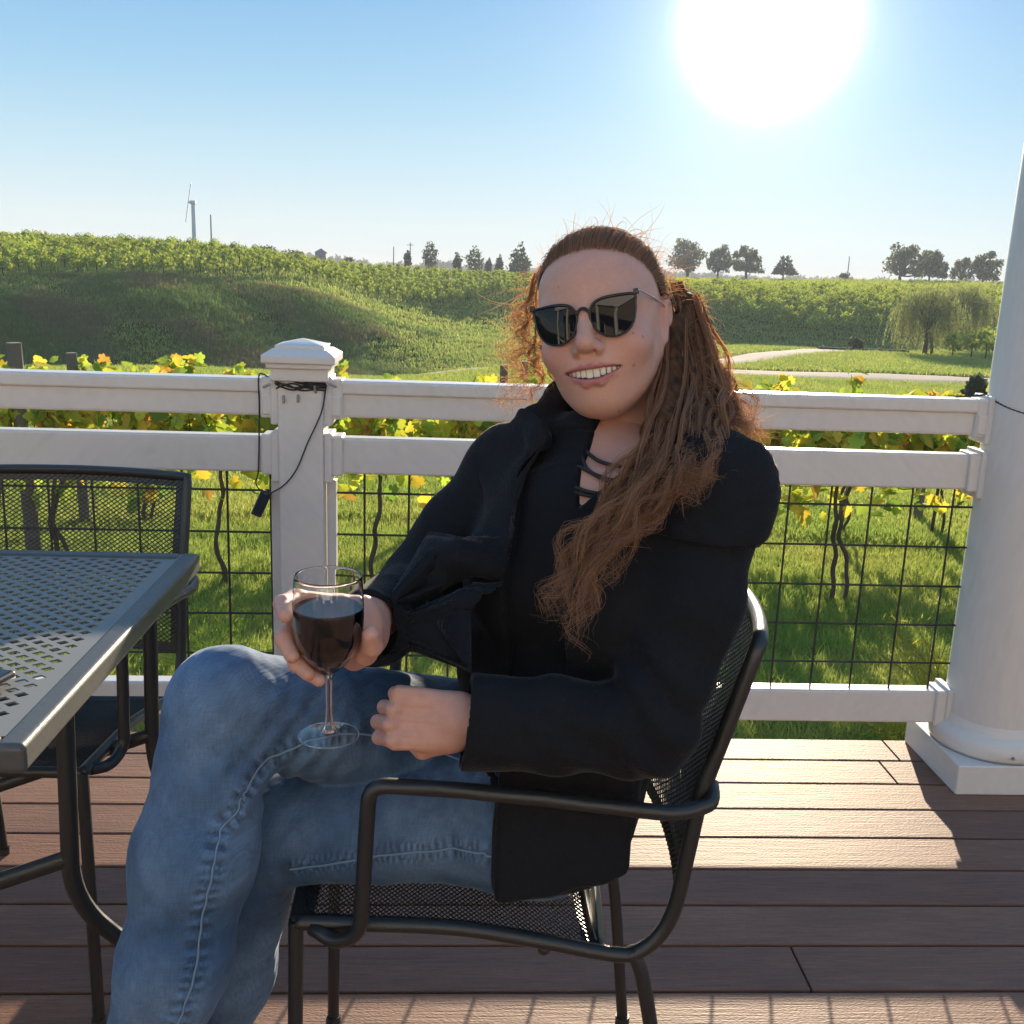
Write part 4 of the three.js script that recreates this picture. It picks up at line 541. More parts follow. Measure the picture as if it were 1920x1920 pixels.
// ---- hands: local frame x to the fingertips, y to the thumb side, z out of the back of the hand
function handField(fingers, thumb, palmW = .074) {
  const pal = (x, y, z) => { const w = palmW / 2 * (.86 + .14 * clamp(x / .08, 0, 1)); const qx = Math.max(Math.abs(x - .043) - .036, 0), qy = Math.max(Math.abs(y) - w + .012, 0), qz = Math.max(Math.abs(z + .004 * Math.cos(y * 40)) - .001, 0); return Math.hypot(qx, qy, qz) - .0125; };
  const wrist = rc([-.05, 0, 0], .025, [.012, 0, 0], .0225), thenar = rc([.014, .022, -.008], .0145, [.045, .03, -.012], .012);
  const fs = fingers.map((p) => chain(p.pts, p.rad ?? [.0094, .0086, .008, .0068], .003)), th = chain(thumb.pts, thumb.rad ?? [.013, .0112, .0095, .0085], .005);
  const kn = fingers.map((p) => el([p.pts[0][0] + .001, p.pts[0][1], p.pts[0][2] + .0045], [.0095, .0085, .0085]));
  return (x, y, z) => { let d = smin(pal(x, y, z), wrist(x, y, z), .02); d = smin(d, thenar(x, y, z), .014); for (const q of kn) d = smin(d, q(x, y, z), .006); if (x > .01 && x < .085 && z > 0) d -= .0011 * Math.max(0, Math.cos((y - .0005) / .0176 * 2 * Math.PI)) * sstep(x, .015, .07); let e = 9; for (const q of fs) e = Math.min(e, q(x, y, z)); d = smin(d, e, .003); return smin(d, th(x, y, z), .005); };
}
function curl(base, yaw, lens, bends) { let [x, y, z] = base, a = 0; const pts = [[x, y, z]]; lens.forEach((l, i) => { a += bends[i] * RAD; x += l * Math.cos(a) * Math.cos(yaw); y += l * Math.cos(a) * Math.sin(yaw); z -= l * Math.sin(a); pts.push([x, y, z]); }); return { pts }; }
function frame(o, x, zup) { const X = V(...x).normalize(), Z = V(...zup).addScaledVector(X, -V(...zup).dot(X)).normalize(), Y = Z.clone().cross(X); return new THREE.Matrix4().makeBasis(X, Y, Z).setPosition(...o); }
const handColor = (x, y, z, nx, ny, nz) => { const m = fbm(x * 70, y * 70, z * 70, 2), n = 1 + .12 * fbm(x * 90, y * 90, z * 90, 3) + .06 * noise(x * 500, y * 500, z * 500); return [skin[0] * (1 + .06 * m) * n, skin[1] * .97 * n, skin[2] * .96 * n]; };
const fist = handField([curl([.084, .026, .002], .03, [.036, .028, .018], [62, 88, 45]), curl([.088, .0085, .003], 0, [.039, .03, .019], [66, 88, 45]), curl([.085, -.009, .002], -.03, [.036, .028, .018], [70, 88, 45]), curl([.078, -.0255, 0], -.06, [.03, .022, .016], [76, 85, 45])], { pts: [[.02, .026, -.006], [.048, .037, -.018], [.07, .026, -.038], [.078, .008, -.043]] });
const FISTM = frame([.018, .737, -1.047], [-1, .05, .02], [.12, .35, .93]).multiply(new THREE.Matrix4().makeScale(.93, .93, .93));
let gFist = sdfMesh(fist, [-.04, -.055, -.075], [.13, .06, .04], .0018, handColor).applyMatrix4(FISTM);
// ---- right hand round the bowl of the glass, in the glass's axes (y up the stem); angle 0 faces the deck rail's opposite side
const GLASS = [-.1245, .744, -.992];
const bowlR = (y) => { const P = [[.068, .004], [.074, .012], [.082, .0205], [.092, .028], [.104, .0333], [.118, .0358], [.135, .0362], [.155, .0353], [.173, .0338]]; let k = 0; while (k < P.length - 2 && y > P[k + 1][0]) k++; const t = clamp((y - P[k][0]) / (P[k + 1][0] - P[k][0]), 0, 1); return lerp(P[k][1], P[k + 1][1], t); };
const onBowl = (deg, y, lift) => { const r = bowlR(y) + lift, a = deg * RAD; return [-Math.sin(a) * r, y, Math.cos(a) * r]; };
const gripF = (() => {
  const finger = (arr, rad) => chain(arr.map(([d, y, l]) => onBowl(d, y, l)), rad, .004);
  const fs = [finger([[186, .125, .019], [128, .139, .0105], [92, .142, .0098], [62, .138, .0088]], [.0105, .0098, .009, .0076]),
    finger([[184, .108, .020], [126, .117, .0115], [88, .106, .0105], [66, .0935, .009]], [.0105, .0098, .0092, .0078]),
    finger([[184, .092, .021], [124, .094, .0135], [86, .081, .0125], [58, .0735, .012]], [.0102, .0095, .0088, .0074]),
    finger([[186, .078, .022], [130, .075, .0155], [90, .068, .0135], [40, .0655, .009]], [.0092, .0086, .008, .0068])];
  const thumb = finger([[216, .075, .026], [248, .086, .015], [272, .1, .0125], [286, .116, .0098]], [.015, .0125, .0108, .0088]);
  const palm = blend([rc(onBowl(180, .122, .021), .0135, onBowl(205, .118, .034), .0145), rc(onBowl(182, .1, .022), .0135, onBowl(208, .1, .036), .016), rc(onBowl(185, .08, .024), .0125, onBowl(210, .084, .038), .0155), rc(onBowl(205, .1, .034), .018, [.027, .08, -.09], .024), rc([.027, .08, -.09], .025, [.03, .082, -.15], .027)], .018);
  return (x, y, z) => { let d = palm(x, y, z), e = 9; for (const f of fs) e = Math.min(e, f(x, y, z)); d = smin(d, e, .006); return smin(d, thumb(x, y, z), .008); };
})();
const gGrip = sdfMesh(gripF, [-.065, .04, -.14], [.075, .165, .06], .0018, handColor).translate(...GLASS);
// nails of the visible fingertips
const gHead = sdfMesh(faceF.f, [-.1, -.19, -.135], [.1, .135, .125], .0022, headColor).applyMatrix4(HEAD);
const neckW = V(0, -.12, -.037).applyMatrix4(HEAD), neckW2 = V(.004, -.17, -.035).applyMatrix4(HEAD);
const bodyF = blend([torsoF, rc(neckW.toArray(), .045, off(J.neck, 0, -.005, -.02), .06), blend([armL, armR], .01), legR, legL], .03);
const chestSkin = (x, y, z) => { const n = 1 + .05 * fbm(x * 60, y * 60, z * 60, 3); return [skin[0] * .97 * n, skin[1] * .95 * n, skin[2] * .93 * n]; };
const gBody = sdfMesh((x, y, z) => bodyF(x, y, z) + .004, [-.42, .06, -1.5], [.42, 1.06, -.95], .009, chestSkin);
const gBust = sdfMesh(bodyF, [.05, .9, -1.32], [.3, 1.075, -1.08], .004, chestSkin);
const keep4 = (g) => { const q = g.index ? g.toNonIndexed() : g; return q; };
const skinM = mat([1, 1, 1], .5, { vertexColors: true, sheen: .25, sheenColor: new THREE.Color(.9, .75, .7), sheenRoughness: .4 });
part('body', at0(mergeGeometries([gHead, gBody, gBust, gFist, gGrip].map(keep4))), skinM, person);
{ // teeth and gum
  const tg = [], arc = (x) => .0845 - 12 * x * x;
  const xs = [-.0257, -.0202, -.0143, -.0082, 0, .0082, .0143, .0202, .0257]; let edge = -.0262; const ws = [.0048, .0054, .0062, .0068, .0083, .0083, .0068, .0062, .0054, .0048]; let x = -ws.reduce((a, b) => a + b) / 2;
  ws.forEach((w, i) => { const c = x + w / 2, a = Math.abs(c) / .0335, k = Math.abs(i - 4.5) - .5, bot = -.0709 + .0098 * a * a + (k === 1 ? .0006 : 0), top = -.0582, h = top - bot, g = new RoundedBoxGeometry(w * .985, h, .005, 3, Math.min(.0021, h * .4)); g.rotateY(Math.atan(24 * c)); g.translate(c, (top + bot) / 2, arc(c)); tg.push(g); x += w; });
  part('teeth', at0(merge(tg).applyMatrix4(HEAD)), mat([.74, .70, .62], .22), person);
  const gum = tubeP(smoothPts([-.026, -.013, 0, .013, .026].map((q) => [q, -.0588, arc(q) - .001]), 20), .0024, 8);
  part('gum', at0(gum.applyMatrix4(HEAD)), mat([.45, .17, .15], .3), person);
}
// ---- jeans
{
  const stretch = (x, y, z) => .0032 * noise(x * 20, y * 14, z * 20) + .0016 * noise(x * 60, y * 40, z * 60);
  const crease = (x, y, z) => { // folds behind the crossed knee and at the hip
    const d1 = Math.hypot(x + .205, y - .655, z + 1.13), d2 = Math.hypot(x - .02, y - .6, z + 1.15); return .004 * Math.exp(-((d1 / .07) ** 2)) * Math.sin((x * 1.2 - y) * 150) + .0035 * Math.exp(-((d2 / .09) ** 2)) * Math.sin((x + y * .6) * 120); };
  const f0 = (x, y, z) => { const a = smin(legR(x, y, z), legL(x, y, z), .006), b = smin(a, hipsF(x, y, z), .04); return b - .0075; };
  const f = (x, y, z) => { const d = f0(x, y, z); if (d > .03) return d; return Math.max(d + stretch(x, y, z) + crease(x, y, z), .1 - y + .02, y - .8); };
  // outseam lines on the surface
  const push = (p, it = 14) => { const q = p.slice(), e = .002; for (let i = 0; i < it; i++) { const d = f(...q) - .0006, gx = f(q[0] + e, q[1], q[2]) - f(q[0] - e, q[1], q[2]), gy = f(q[0], q[1] + e, q[2]) - f(q[0], q[1] - e, q[2]), gz = f(q[0], q[1], q[2] + e) - f(q[0], q[1], q[2] - e), l = Math.hypot(gx, gy, gz) || 1; q[0] -= d * gx / l; q[1] -= d * gy / l; q[2] -= d * gz / l; } return q; };
  const seams = [[[.02, .69, -1.07], [-.07, .69, -1.06], [-.14, .668, -1.055], [-.195, .645, -1.05], [-.235, .61, -1.02], [-.252, .54, -1.0], [-.268, .46, -1.0], [-.29, .39, -.99], [-.312, .335, -.985]], [[.09, .54, -1.08], [.0, .535, -1.08], [-.1, .515, -1.09], [-.19, .49, -1.1]]].map((s) => smoothPts(s, 180).map((p) => V(...push([p.x, p.y, p.z]))));
  const nearSeam = (x, y, z) => { let b = 1, s = 0; for (const q of seams) for (let i = 0; i < q.length; i++) { const d = (q[i].x - x) ** 2 + (q[i].y - y) ** 2 + (q[i].z - z) ** 2; if (d < b) { b = d; s = i; } } return [Math.sqrt(b), s]; };
  const ripple = (s) => Math.sin(s * 1.5 + 1.3 * Math.sin(s * .23));
  const color = (x, y, z) => {
    const n = fbm(x * 25, y * 25, z * 25, 3), w = .5 * noise(x * 420, y * 90, z * 420) + .5 * noise(x * 90, y * 420, z * 90); let k = 1 + .12 * n + .14 * w;
    // faded dye on the thighs and shins
    const fade = clamp(.4 + 1.5 * fbm(x * 7 + 3, y * 7, z * 7, 2) + .5 * fbm(x * 30, y * 30, z * 30, 2), 0, 1) * .7; let c = [lerp(.042, .15, fade), lerp(.095, .23, fade), lerp(.185, .34, fade)];
    const [d, s] = nearSeam(x, y, z); if (d < .022) { const a = Math.exp(-(((d - .007) / .008) ** 2)) * ripple(s); k *= 1 + .5 * a; }
    return c.map((v) => v * k); };
  const ff = (x, y, z) => { const d = f(x, y, z); if (d > .02 || d < -.02) return d; const [q, s] = nearSeam(x, y, z); return q < .02 ? d - .0014 * Math.exp(-(((q - .007) / .007) ** 2)) * ripple(s) + .0012 * Math.exp(-((q / .0025) ** 2)) : d; };
  const g = sdfMesh(ff, [-.44, .1, -1.5], [.24, .8, -.93], .0036, color);
  const p = g.attributes.position, uv = g.attributes.uv; for (let i = 0; i < p.count; i++) uv.setXY(i, p.getX(i) * 5 + p.getZ(i) * 3, p.getY(i) * 5);
  const tw = canvasTex(256, 256, (u, v) => { const a = Math.sin((u * 64 + v * 64) * 2 * Math.PI) * .5 + .5, k = .5 + .3 * (a - .5) + .35 * tnoise(u, v, 150, 40) + .2 * tnoise(u, v, 40, 150, 4); return [k, k, k]; }, false);
  const dc = canvasTex(512, 512, (u, v) => { const a = .86 + .1 * tnoise(u, v, 220, 26) + .07 * tnoise(u, v, 26, 220, 5) + .07 * tnoise(u, v, 9, 9, 8) + .05 * Math.sin((u + v) * 128 * 2 * Math.PI); return [a * .99, a, a * 1.01]; }); const dm = mat([1.3, 1.3, 1.3], .88, { map: dc, vertexColors: true, bumpMap: tw, bumpScale: .0006, sheen: .4, sheenColor: new THREE.Color(.6, .75, .9), sheenRoughness: .5 });
  const jeans = part('jeans', at0(g), dm, person);
  const sm = mat([.16, .24, .34], .85); for (const s of seams) part('seam', at0(tubeP(s, .0013, 6)), sm, jeans);
}
{ // ankle boots
  const bm = mat([.03, .027, .025], .5);
  for (const [a, d] of [[J.anL, [-1, 0, .1]], [J.anR, [-.75, -.5, .45]]]) { const D = V(...d).normalize(), A = V(...a), toe = A.clone().addScaledVector(D, .15).add(V(0, d[1] ? -.045 : -.06, 0)), heel = A.clone().addScaledVector(D, -.03).add(V(0, -.055, 0)); const f = blend([rc(A.toArray(), .045, heel.toArray(), .034), rc(heel.toArray(), .034, toe.toArray(), .03), rc(A.clone().add(V(0, .04, 0)).toArray(), .043, A.toArray(), .043)], .03); part('boot', at0(sdfMesh((x, y, z) => Math.max(f(x, y, z), .004 - y), [A.x - .25, A.y - .15, A.z - .15], [A.x + .12, A.y + .1, A.z + .18], .007)), bm, person); }
}
const LAPELS = (sheet) => {
  sheet([[[0.034,1.039,-1.323], [0.064,1.051,-1.309], [0.095,1.053,-1.271], [0.122,1.043,-1.200]], [[0.012,0.993,-1.283], [0.049,0.986,-1.217], [0.082,0.989,-1.175], [0.114,0.989,-1.147]], [[-0.005,0.944,-1.226], [0.029,0.952,-1.148], [0.059,0.952,-1.126], [0.094,0.948,-1.108]], [[-0.035,0.908,-1.167], [0.006,0.920,-1.101], [0.041,0.921,-1.089], [0.070,0.917,-1.086]], [[-0.047,0.891,-1.128], [-0.017,0.896,-1.092], [0.018,0.898,-1.075], [0.047,0.892,-1.077]], [[-0.035,0.871,-1.118], [-0.011,0.875,-1.092], [0.013,0.880,-1.076], [0.030,0.879,-1.075]]], .0045);
  sheet([[[0.033,0.879,-1.069], [0.007,0.872,-1.085], [-0.029,0.866,-1.106], [-0.066,0.867,-1.129]], [[0.030,0.866,-1.051], [0.001,0.856,-1.061], [-0.034,0.846,-1.081], [-0.070,0.842,-1.097]], [[0.020,0.850,-1.048], [-0.010,0.836,-1.057], [-0.045,0.821,-1.070], [-0.079,0.814,-1.081]], [[0.012,0.838,-1.061], [-0.015,0.821,-1.069], [-0.048,0.803,-1.077], [-0.083,0.794,-1.082]]], .0045);
  sheet([[[0.232,1.020,-1.133], [0.280,1.032,-1.133], [0.330,1.021,-1.158], [0.374,0.992,-1.201]], [[0.224,0.985,-1.094], [0.265,0.994,-1.084], [0.313,0.987,-1.095], [0.368,0.963,-1.153]], [[0.232,0.946,-1.075], [0.270,0.945,-1.062], [0.313,0.938,-1.068], [0.361,0.918,-1.122]]], .0045, 14, 12, 'cape_collar');
};
// ---- coat, top and laces
{
  const c0 = J.chest, U = (x, z) => (x - c0[0]) * AX[0] + (z - c0[2]) * AX[2], Wd = (x, z) => (x - c0[0]) * FW[0] + (z - c0[2]) * FW[2];
  const vCut = (x, y, z) => { const u = U(x, z), w = Wd(x, z); return Math.max(.951 - y, (.0233 - (y - .954) * .30) - u, u - (.0233 + (y - .954) * .75), (y > 1.0 ? -.03 : .02) - w); }; // inside when negative
  const sleeveL = chain([J.shL, [.275, .855, -1.11], J.elL, [.12, .733, -1.047], [.022, .737, -1.043]], [.062, .055, .053, .049, .053], .025), endL = (x, y, z) => .017 - x + (y - .737) * .12;
  const aR = V(...J.elR), wR = V(-.098, .815, -1.105), dR = wR.clone().sub(aR).normalize(), endRp = aR.clone().lerp(wR, .93);
  const sleeveR = chain([J.shR, [.01, .87, -1.355], J.elR, endRp.toArray()], [.06, .056, .056, .046], .025), endR = (x, y, z) => (x - endRp.x) * dR.x + (y - endRp.y) * dR.y + (z - endRp.z) * dR.z;
  const armRs = (x, y, z) => { const d = sleeveR(x, y, z); if (d > .03) return d; const s = (x * .55 - y * .75 - z * .25); return d + .0032 * Math.sin(s * 190 + 4 * noise(x * 14, y * 14, z * 14)) * (.6 + noise(x * 9, y * 9, z * 9)) * sstep(.93 - y, 0, .06); };
  const armLs = (x, y, z) => { const d = sleeveL(x, y, z); if (d > .03) return d; const e = Math.exp(-((x - .2) ** 2 + (y - .76) ** 2 + (z + 1.04) ** 2) / .008); return d + .0055 * e * Math.sin((y * 1 + x * .8) * 105 + 3 * noise(x * 12, y * 12, 3)) + .003 * noise(x * 18, y * 18, z * 18); };
  const skirtBox = (x, y, z) => { const s = (x - .14), yb = .503 + s * .22 + .012 * noise(x * 20, 3, 1), zz = -1.1 - s * .05 - (y < .56 ? 0 : (y - .56) * .1); const qx = Math.max(Math.abs(s) - .073, 0), qy = Math.max(yb - y, y - .72, 0), qz = Math.max(Math.abs(z - zz) - .004, 0); return Math.hypot(qx, qy, qz) - .008; };
  const body = blend([torsoF], .01);
  const collar = chain([[.104, 1.02, -1.235], [.1, 1.035, -1.30], [.14, 1.06, -1.355], [.21, 1.065, -1.365], [.275, 1.055, -1.32], [.293, 1.035, -1.25], [.262, 1.0, -1.165]], [.013, .016, .02, .024, .025, .023, .017], .02);
  const coatF = (x, y, z) => {
    let t = body(x, y, z) - .017; if (t > .15) t = t; const cape = sstep(y - (.945 - .12 * (U(x, z) - .06)), -.002, .002) * sstep(U(x, z), .075, .08);
    let d = t + .0045 * noise(x * 11, y * 7, z * 11) + .0025 * noise(x * 28, y * 14, z * 28);
    const front = Wd(x, z) > -.02 ? 1 : 0;
    // open front: from the lapels down to the hem
    if (front) { const u = U(x, z), uL = lerp(-.075, -.045, sstep(1.04 - y, 0, .17)), uR = lerp(.118, .03, sstep(1.02 - y, 0, .25)); const inside = Math.max(uL - u, u - uR, .03 - Wd(x, z), .62 - y); d = smax(d, -inside, .006); }
    d = smax(d, .058 - Math.max(0, y - .6) * .55 - x, .004); // hem sweeps back over the thighs
    d = Math.max(d, .475 - y);
    d = smin(d, Math.max(armLs(x, y, z), endL(x, y, z)), .022); d = smin(d, Math.max(armRs(x, y, z), endR(x, y, z)), .022); d = smin(d, collar(x, y, z), .015); d = smin(d, skirtBox(x, y, z), .02);
    d -= .0055 * cape;
    // hollow cuffs
    d = smax(d, -Math.max(sleeveL(x, y, z) + .009, .0 + endL(x, y, z) - .0, -(endL(x, y, z) + .05)), .003); d = smax(d, -Math.max(sleeveR(x, y, z) + .009, -(endR(x, y, z) + .05)), .003);
    return smax(d, -vCut(x, y, z), .006);
  };
  const wool = (k) => (x, y, z) => { const n = 1 + .25 * fbm(x * 120, y * 120, z * 120, 2); return [.0125 * k * n, .0135 * k * n, .0165 * k * n]; };
  const woolT = canvasTex(256, 256, (u, v) => { const k = .5 + .45 * tnoise(u, v, 130, 130) + .3 * tnoise(u, v, 50, 50, 3); return [k, k, k]; }, false);
  const wm = mat([1, 1, 1], .95, { vertexColors: true, sheen: .4, sheenColor: new THREE.Color(.5, .5, .52), sheenRoughness: .45, bumpMap: woolT, bumpScale: .0012, specularIntensity: .3 });
  const uvW = (g) => { const p = g.attributes.position, uv = g.attributes.uv ?? new THREE.BufferAttribute(new Float32Array(p.count * 2), 2); for (let i = 0; i < p.count; i++) uv.setXY(i, p.getX(i) * 9 + p.getZ(i) * 5, p.getY(i) * 9 + p.getZ(i) * 2); g.setAttribute('uv', uv); return g; };
  const coat = part('coat', at0(uvW(sdfMesh(coatF, [-.17, .46, -1.46], [.42, 1.11, -.95], .0042, wool(1), 1.6))), wm, person);
  const topF = (x, y, z) => { let d = body(x, y, z) - .0065 + .002 * noise(x * 14, y * 8, z * 14); d = smax(d, -.06 - x, .01); d = Math.max(d, .58 - y, y - 1.035); return smax(d, -vCut(x, y, z), .003); };
  part('top', at0(uvW(sdfMesh(topF, [-.08, .56, -1.45], [.36, 1.05, -1.0], .0045, wool(.9)))), wm, person);
  // draped lapel and front flap: thick sheets
  const sheet = (rows, th, nu = 14, nv = 26, name = 'lapel') => {
    const cr = rows.map((r) => smoothPts(r, nu)), cols = []; for (let i = 0; i <= nu; i++) cols.push(smoothPts(cr.map((r) => r[i]), nv));
    for (const c of cols) for (const q of c) { for (let it = 0; it < 6; it++) { const e = .002, d = coatF(q.x, q.y, q.z) - .0032; if (d < 0 || d > .05) { if (d > .05) q.addScaledVector(V(.1, 0, -1), .01); else { const gx0 = coatF(q.x + e, q.y, q.z) - coatF(q.x - e, q.y, q.z), gy0 = coatF(q.x, q.y + e, q.z) - coatF(q.x, q.y - e, q.z), gz0 = coatF(q.x, q.y, q.z + e) - coatF(q.x, q.y, q.z - e), l0 = Math.hypot(gx0, gy0, gz0) || 1; q.x -= d * gx0 / l0; q.y -= d * gy0 / l0; q.z -= d * gz0 / l0; } continue; } const gx = coatF(q.x + e, q.y, q.z) - coatF(q.x - e, q.y, q.z), gy = coatF(q.x, q.y + e, q.z) - coatF(q.x, q.y - e, q.z), gz = coatF(q.x, q.y, q.z + e) - coatF(q.x, q.y, q.z - e), l = Math.hypot(gx, gy, gz) || 1, k = Math.min(d, .03) * .8; q.x -= k * gx / l; q.y -= k * gy / l; q.z -= k * gz / l; } }
    const P = (i, j) => cols[i][j], pos = [], idx = [], N = (i, j) => { const a = P(Math.min(nu, i + 1), j).clone().sub(P(Math.max(0, i - 1), j)), b = P(i, Math.min(nv, j + 1)).clone().sub(P(i, Math.max(0, j - 1))); return a.cross(b).normalize(); };
    for (const s of [1, -1]) for (let i = 0; i <= nu; i++) for (let j = 0; j <= nv; j++) { const n = N(i, j), e = Math.min(i, nu - i, j, nv - j) === 0 ? .35 : 1, q = P(i, j).clone().addScaledVector(n, s * th * .5 * e + .0015 * noise(i * .4, j * .3, 5)); pos.push(q.x, q.y, q.z); }
    const M = (nu + 1) * (nv + 1), id = (s, i, j) => s * M + i * (nv + 1) + j;
    for (let i = 0; i < nu; i++) for (let j = 0; j < nv; j++) { idx.push(id(0, i, j), id(0, i + 1, j), id(0, i, j + 1), id(0, i, j + 1), id(0, i + 1, j), id(0, i + 1, j + 1), id(1, i, j), id(1, i, j + 1), id(1, i + 1, j), id(1, i, j + 1), id(1, i + 1, j + 1), id(1, i + 1, j)); }
    for (let i = 0; i < nu; i++) for (const j of [0, nv]) idx.push(id(0, i, j), id(0, i + 1, j), id(1, i, j), id(1, i, j), id(0, i + 1, j), id(1, i + 1, j)); for (let j = 0; j < nv; j++) for (const i of [0, nu]) idx.push(id(0, i, j), id(0, i, j + 1), id(1, i, j), id(1, i, j), id(0, i, j + 1), id(1, i, j + 1));
    const col = []; for (let i = 0; i < pos.length; i += 3) col.push(...wool(1)(pos[i], pos[i + 1], pos[i + 2])); const g = flatGeo(pos, idx, col); uvW(g); part(name, at0(g), wm, coat);
  };
  LAPELS(sheet);
  // belt end hanging at the side
  part('belt', at0(uvW((() => { const g = tubeP(smoothPts([[.205, .66, -1.14], [.216, .60, -1.15], [.222, .55, -1.155], [.212, .515, -1.15], [.18, .50, -1.14]], 24), .011, 8, false, .35); const p = g.attributes.position, col = []; for (let i = 0; i < p.count; i++) col.push(.013, .014, .017); g.setAttribute('color', new THREE.Float32BufferAttribute(col, 3)); return g; })())), wm, coat);
  // laces crossing the neckline
  const onChest = (u, y, lift) => { let w = .2; const at = (w) => [c0[0] + AX[0] * u + FW[0] * w, y, c0[2] + AX[2] * u + FW[2] * w]; for (let i = 0; i < 60; i++) { const d = bodyF(...at(w)) - lift; if (d < .0005) break; w -= d * .7; } return V(...at(w)); };
  const lm = mat([.012, .012, .014], .7), lc = [[[-.008, 1.018], [.03, 1.005], [.075, 1.0]], [[-.006, 1.016], [.018, .998], [.04, .99], [.07, .985]], [[-.002, .993], [.006, .999], [.02, .996], [.045, .987], [.066, .988]], [[-.002, .994], [.003, .983], [.016, .972], [.05, .968]], [[.004, .971], [.012, .977], [.03, .974], [.052, .972]], [[.006, .973], [.007, .962], [.016, .952], [.03, .949]], [[.008, .95], [.016, .953], [.026, .948], [.04, .951]]];
  for (const l of lc) part('lace', at0(tubeP(smoothPts(l.map(([u, y], i) => onChest(u, y, .003)), 18), .0024, 7)), lm, person);
}
// ---- hair
{
  const R = rng(99), gs = () => (R() + R() + R() - 1.5) * 1.15, W3 = (a) => V(...a);
  const guides = [
    [[.271, 1.167, -1.309], [.256, 1.094, -1.231], [.217, 1.025, -1.135], [.173, .968, -1.083], [.134, .921, -1.054], [.12, .879, -1.035], [.106, .86, -1.031]],
    [[.284, 1.173, -1.331], [.274, 1.094, -1.241], [.235, 1.026, -1.134], [.19, .97, -1.077], [.154, .918, -1.047], [.14, .875, -1.032], [.138, .847, -1.026]],
    [[.293, 1.18, -1.342], [.298, 1.092, -1.259], [.266, 1.035, -1.155], [.219, .987, -1.085], [.171, .945, -1.057], [.148, .903, -1.038]],
    [[.298, 1.193, -1.355], [.316, 1.104, -1.282], [.301, 1.051, -1.178], [.267, 1.015, -1.099], [.237, .987, -1.084]],
    [[.302, 1.193, -1.375], [.33, 1.108, -1.313], [.34, 1.062, -1.227], [.352, 1.033, -1.168]],
    [[.288, 1.206, -1.379], [.311, 1.133, -1.33], [.325, 1.078, -1.252], [.345, 1.038, -1.19]],
    [[.26, 1.18, -1.36], [.285, 1.1, -1.31], [.29, 1.05, -1.22], [.25, 1.0, -1.12], [.2, .965, -1.075]],
    [[.102, 1.2, -1.337], [.097, 1.134, -1.322], [.093, 1.094, -1.313], [.074, 1.05, -1.304]],
    [[.101, 1.213, -1.361], [.09, 1.145, -1.356], [.078, 1.097, -1.345], [.058, 1.047, -1.324]],
    [[.102, 1.227, -1.364], [.079, 1.172, -1.363], [.07, 1.117, -1.35], [.088, 1.066, -1.317]],
    [[0.264, 1.164, -1.371], [0.254, 1.097, -1.330], [0.240, 1.042, -1.272], [0.212, 1.006, -1.172], [0.175, 0.971, -1.099]],
    [[0.272, 1.158, -1.354], [0.261, 1.088, -1.291], [0.244, 1.037, -1.219], [0.212, 0.996, -1.129], [0.173, 0.954, -1.080]],
    [[0.112, 1.159, -1.368], [0.109, 1.105, -1.350], [0.106, 1.065, -1.331], [0.088, 1.033, -1.309]],
    [[0.242, 1.135, -1.376], [0.228, 1.066, -1.350], [0.219, 1.014, -1.318]],
  ];
  const tone = () => { const k = .55 + R() * .8, w = R(); return [.42 * k, lerp(.19, .225, w) * k, .095 * k]; };
  const strands = [];
  // locks: groups of strands that share one wave
  const lock = (g, n, spread, wid, wave, len = 1, end = 1) => {
    const base = smoothPts(g, 40), ph = R() * 6.28, ph2 = R() * 6.28, fr = 30 + R() * 34, amp = wave * (.5 + R()), off = V(gs(), gs() * .6, gs()).multiplyScalar(spread);
    for (let s = 0; s < n; s++) {
      const o2 = V(gs(), gs(), gs()).multiplyScalar(wid), a2 = .8 + R() * .4, dp = gs() * .5, stop = len * (.72 + R() * .33), p = [], N = 26, o3 = V(gs(), gs(), gs());
      for (let i = 0; i <= N; i++) { const t = Math.min(1, i / N * Math.min(1, stop)), f = t * 40, k = Math.min(39, Math.floor(f)), q = base[k].clone().lerp(base[k + 1], f - k), T = base[k + 1].clone().sub(base[k]).normalize(), b = V(T.y, -T.x, 0).normalize(), c = T.clone().cross(b), s1 = t * base.length * .012, grow = sstep(t, .05, .5);
        q.addScaledVector(off, .95 + .3 * sstep(t, 0, .6)).addScaledVector(o2, .5 + .9 * t); q.addScaledVector(b, 1.35 * amp * a2 * grow * Math.sin(s1 * fr + ph + dp)).addScaledVector(c, amp * a2 * .8 * grow * Math.cos(s1 * fr * .9 + ph2 + dp)); q.addScaledVector(o3, end * .011 * Math.pow(t, 3.5)); p.push(q); }
      strands.push({ p, w: .0005 + R() * .0005, c: tone() });
    }
  };
  const plan = [[0, 13], [1, 17], [2, 17], [3, 26], [4, 24], [5, 24], [6, 22], [7, 3], [8, 3], [9, 3], [10, 16], [11, 18], [12, 4], [13, 12]];
  for (const [g, n] of plan) for (let i = 0; i < n; i++) lock(guides[g], g < 7 || g > 9 ? 26 : 16, g < 7 || g > 9 ? .0145 : .011, g < 7 || g > 9 ? .0026 : .005, g < 7 || g > 9 ? .0062 : .009, .62 + R() * .45);
  // hair combed back over the skull from the hairline (head axes)
  const cap = el([0, .0305, -.014], [.0742, .079, .0945]), onCap = (d) => { let t = .2; for (let i = 0; i < 30; i++) { const q = Math.min(faceF.f(d.x * t, d.y * t + .02, d.z * t - .016) - .0012, cap(d.x * t, d.y * t + .02, d.z * t - .016)); if (q < .0003) break; t -= q * .95; } return V(d.x * t, d.y * t + .02, d.z * t - .016); };
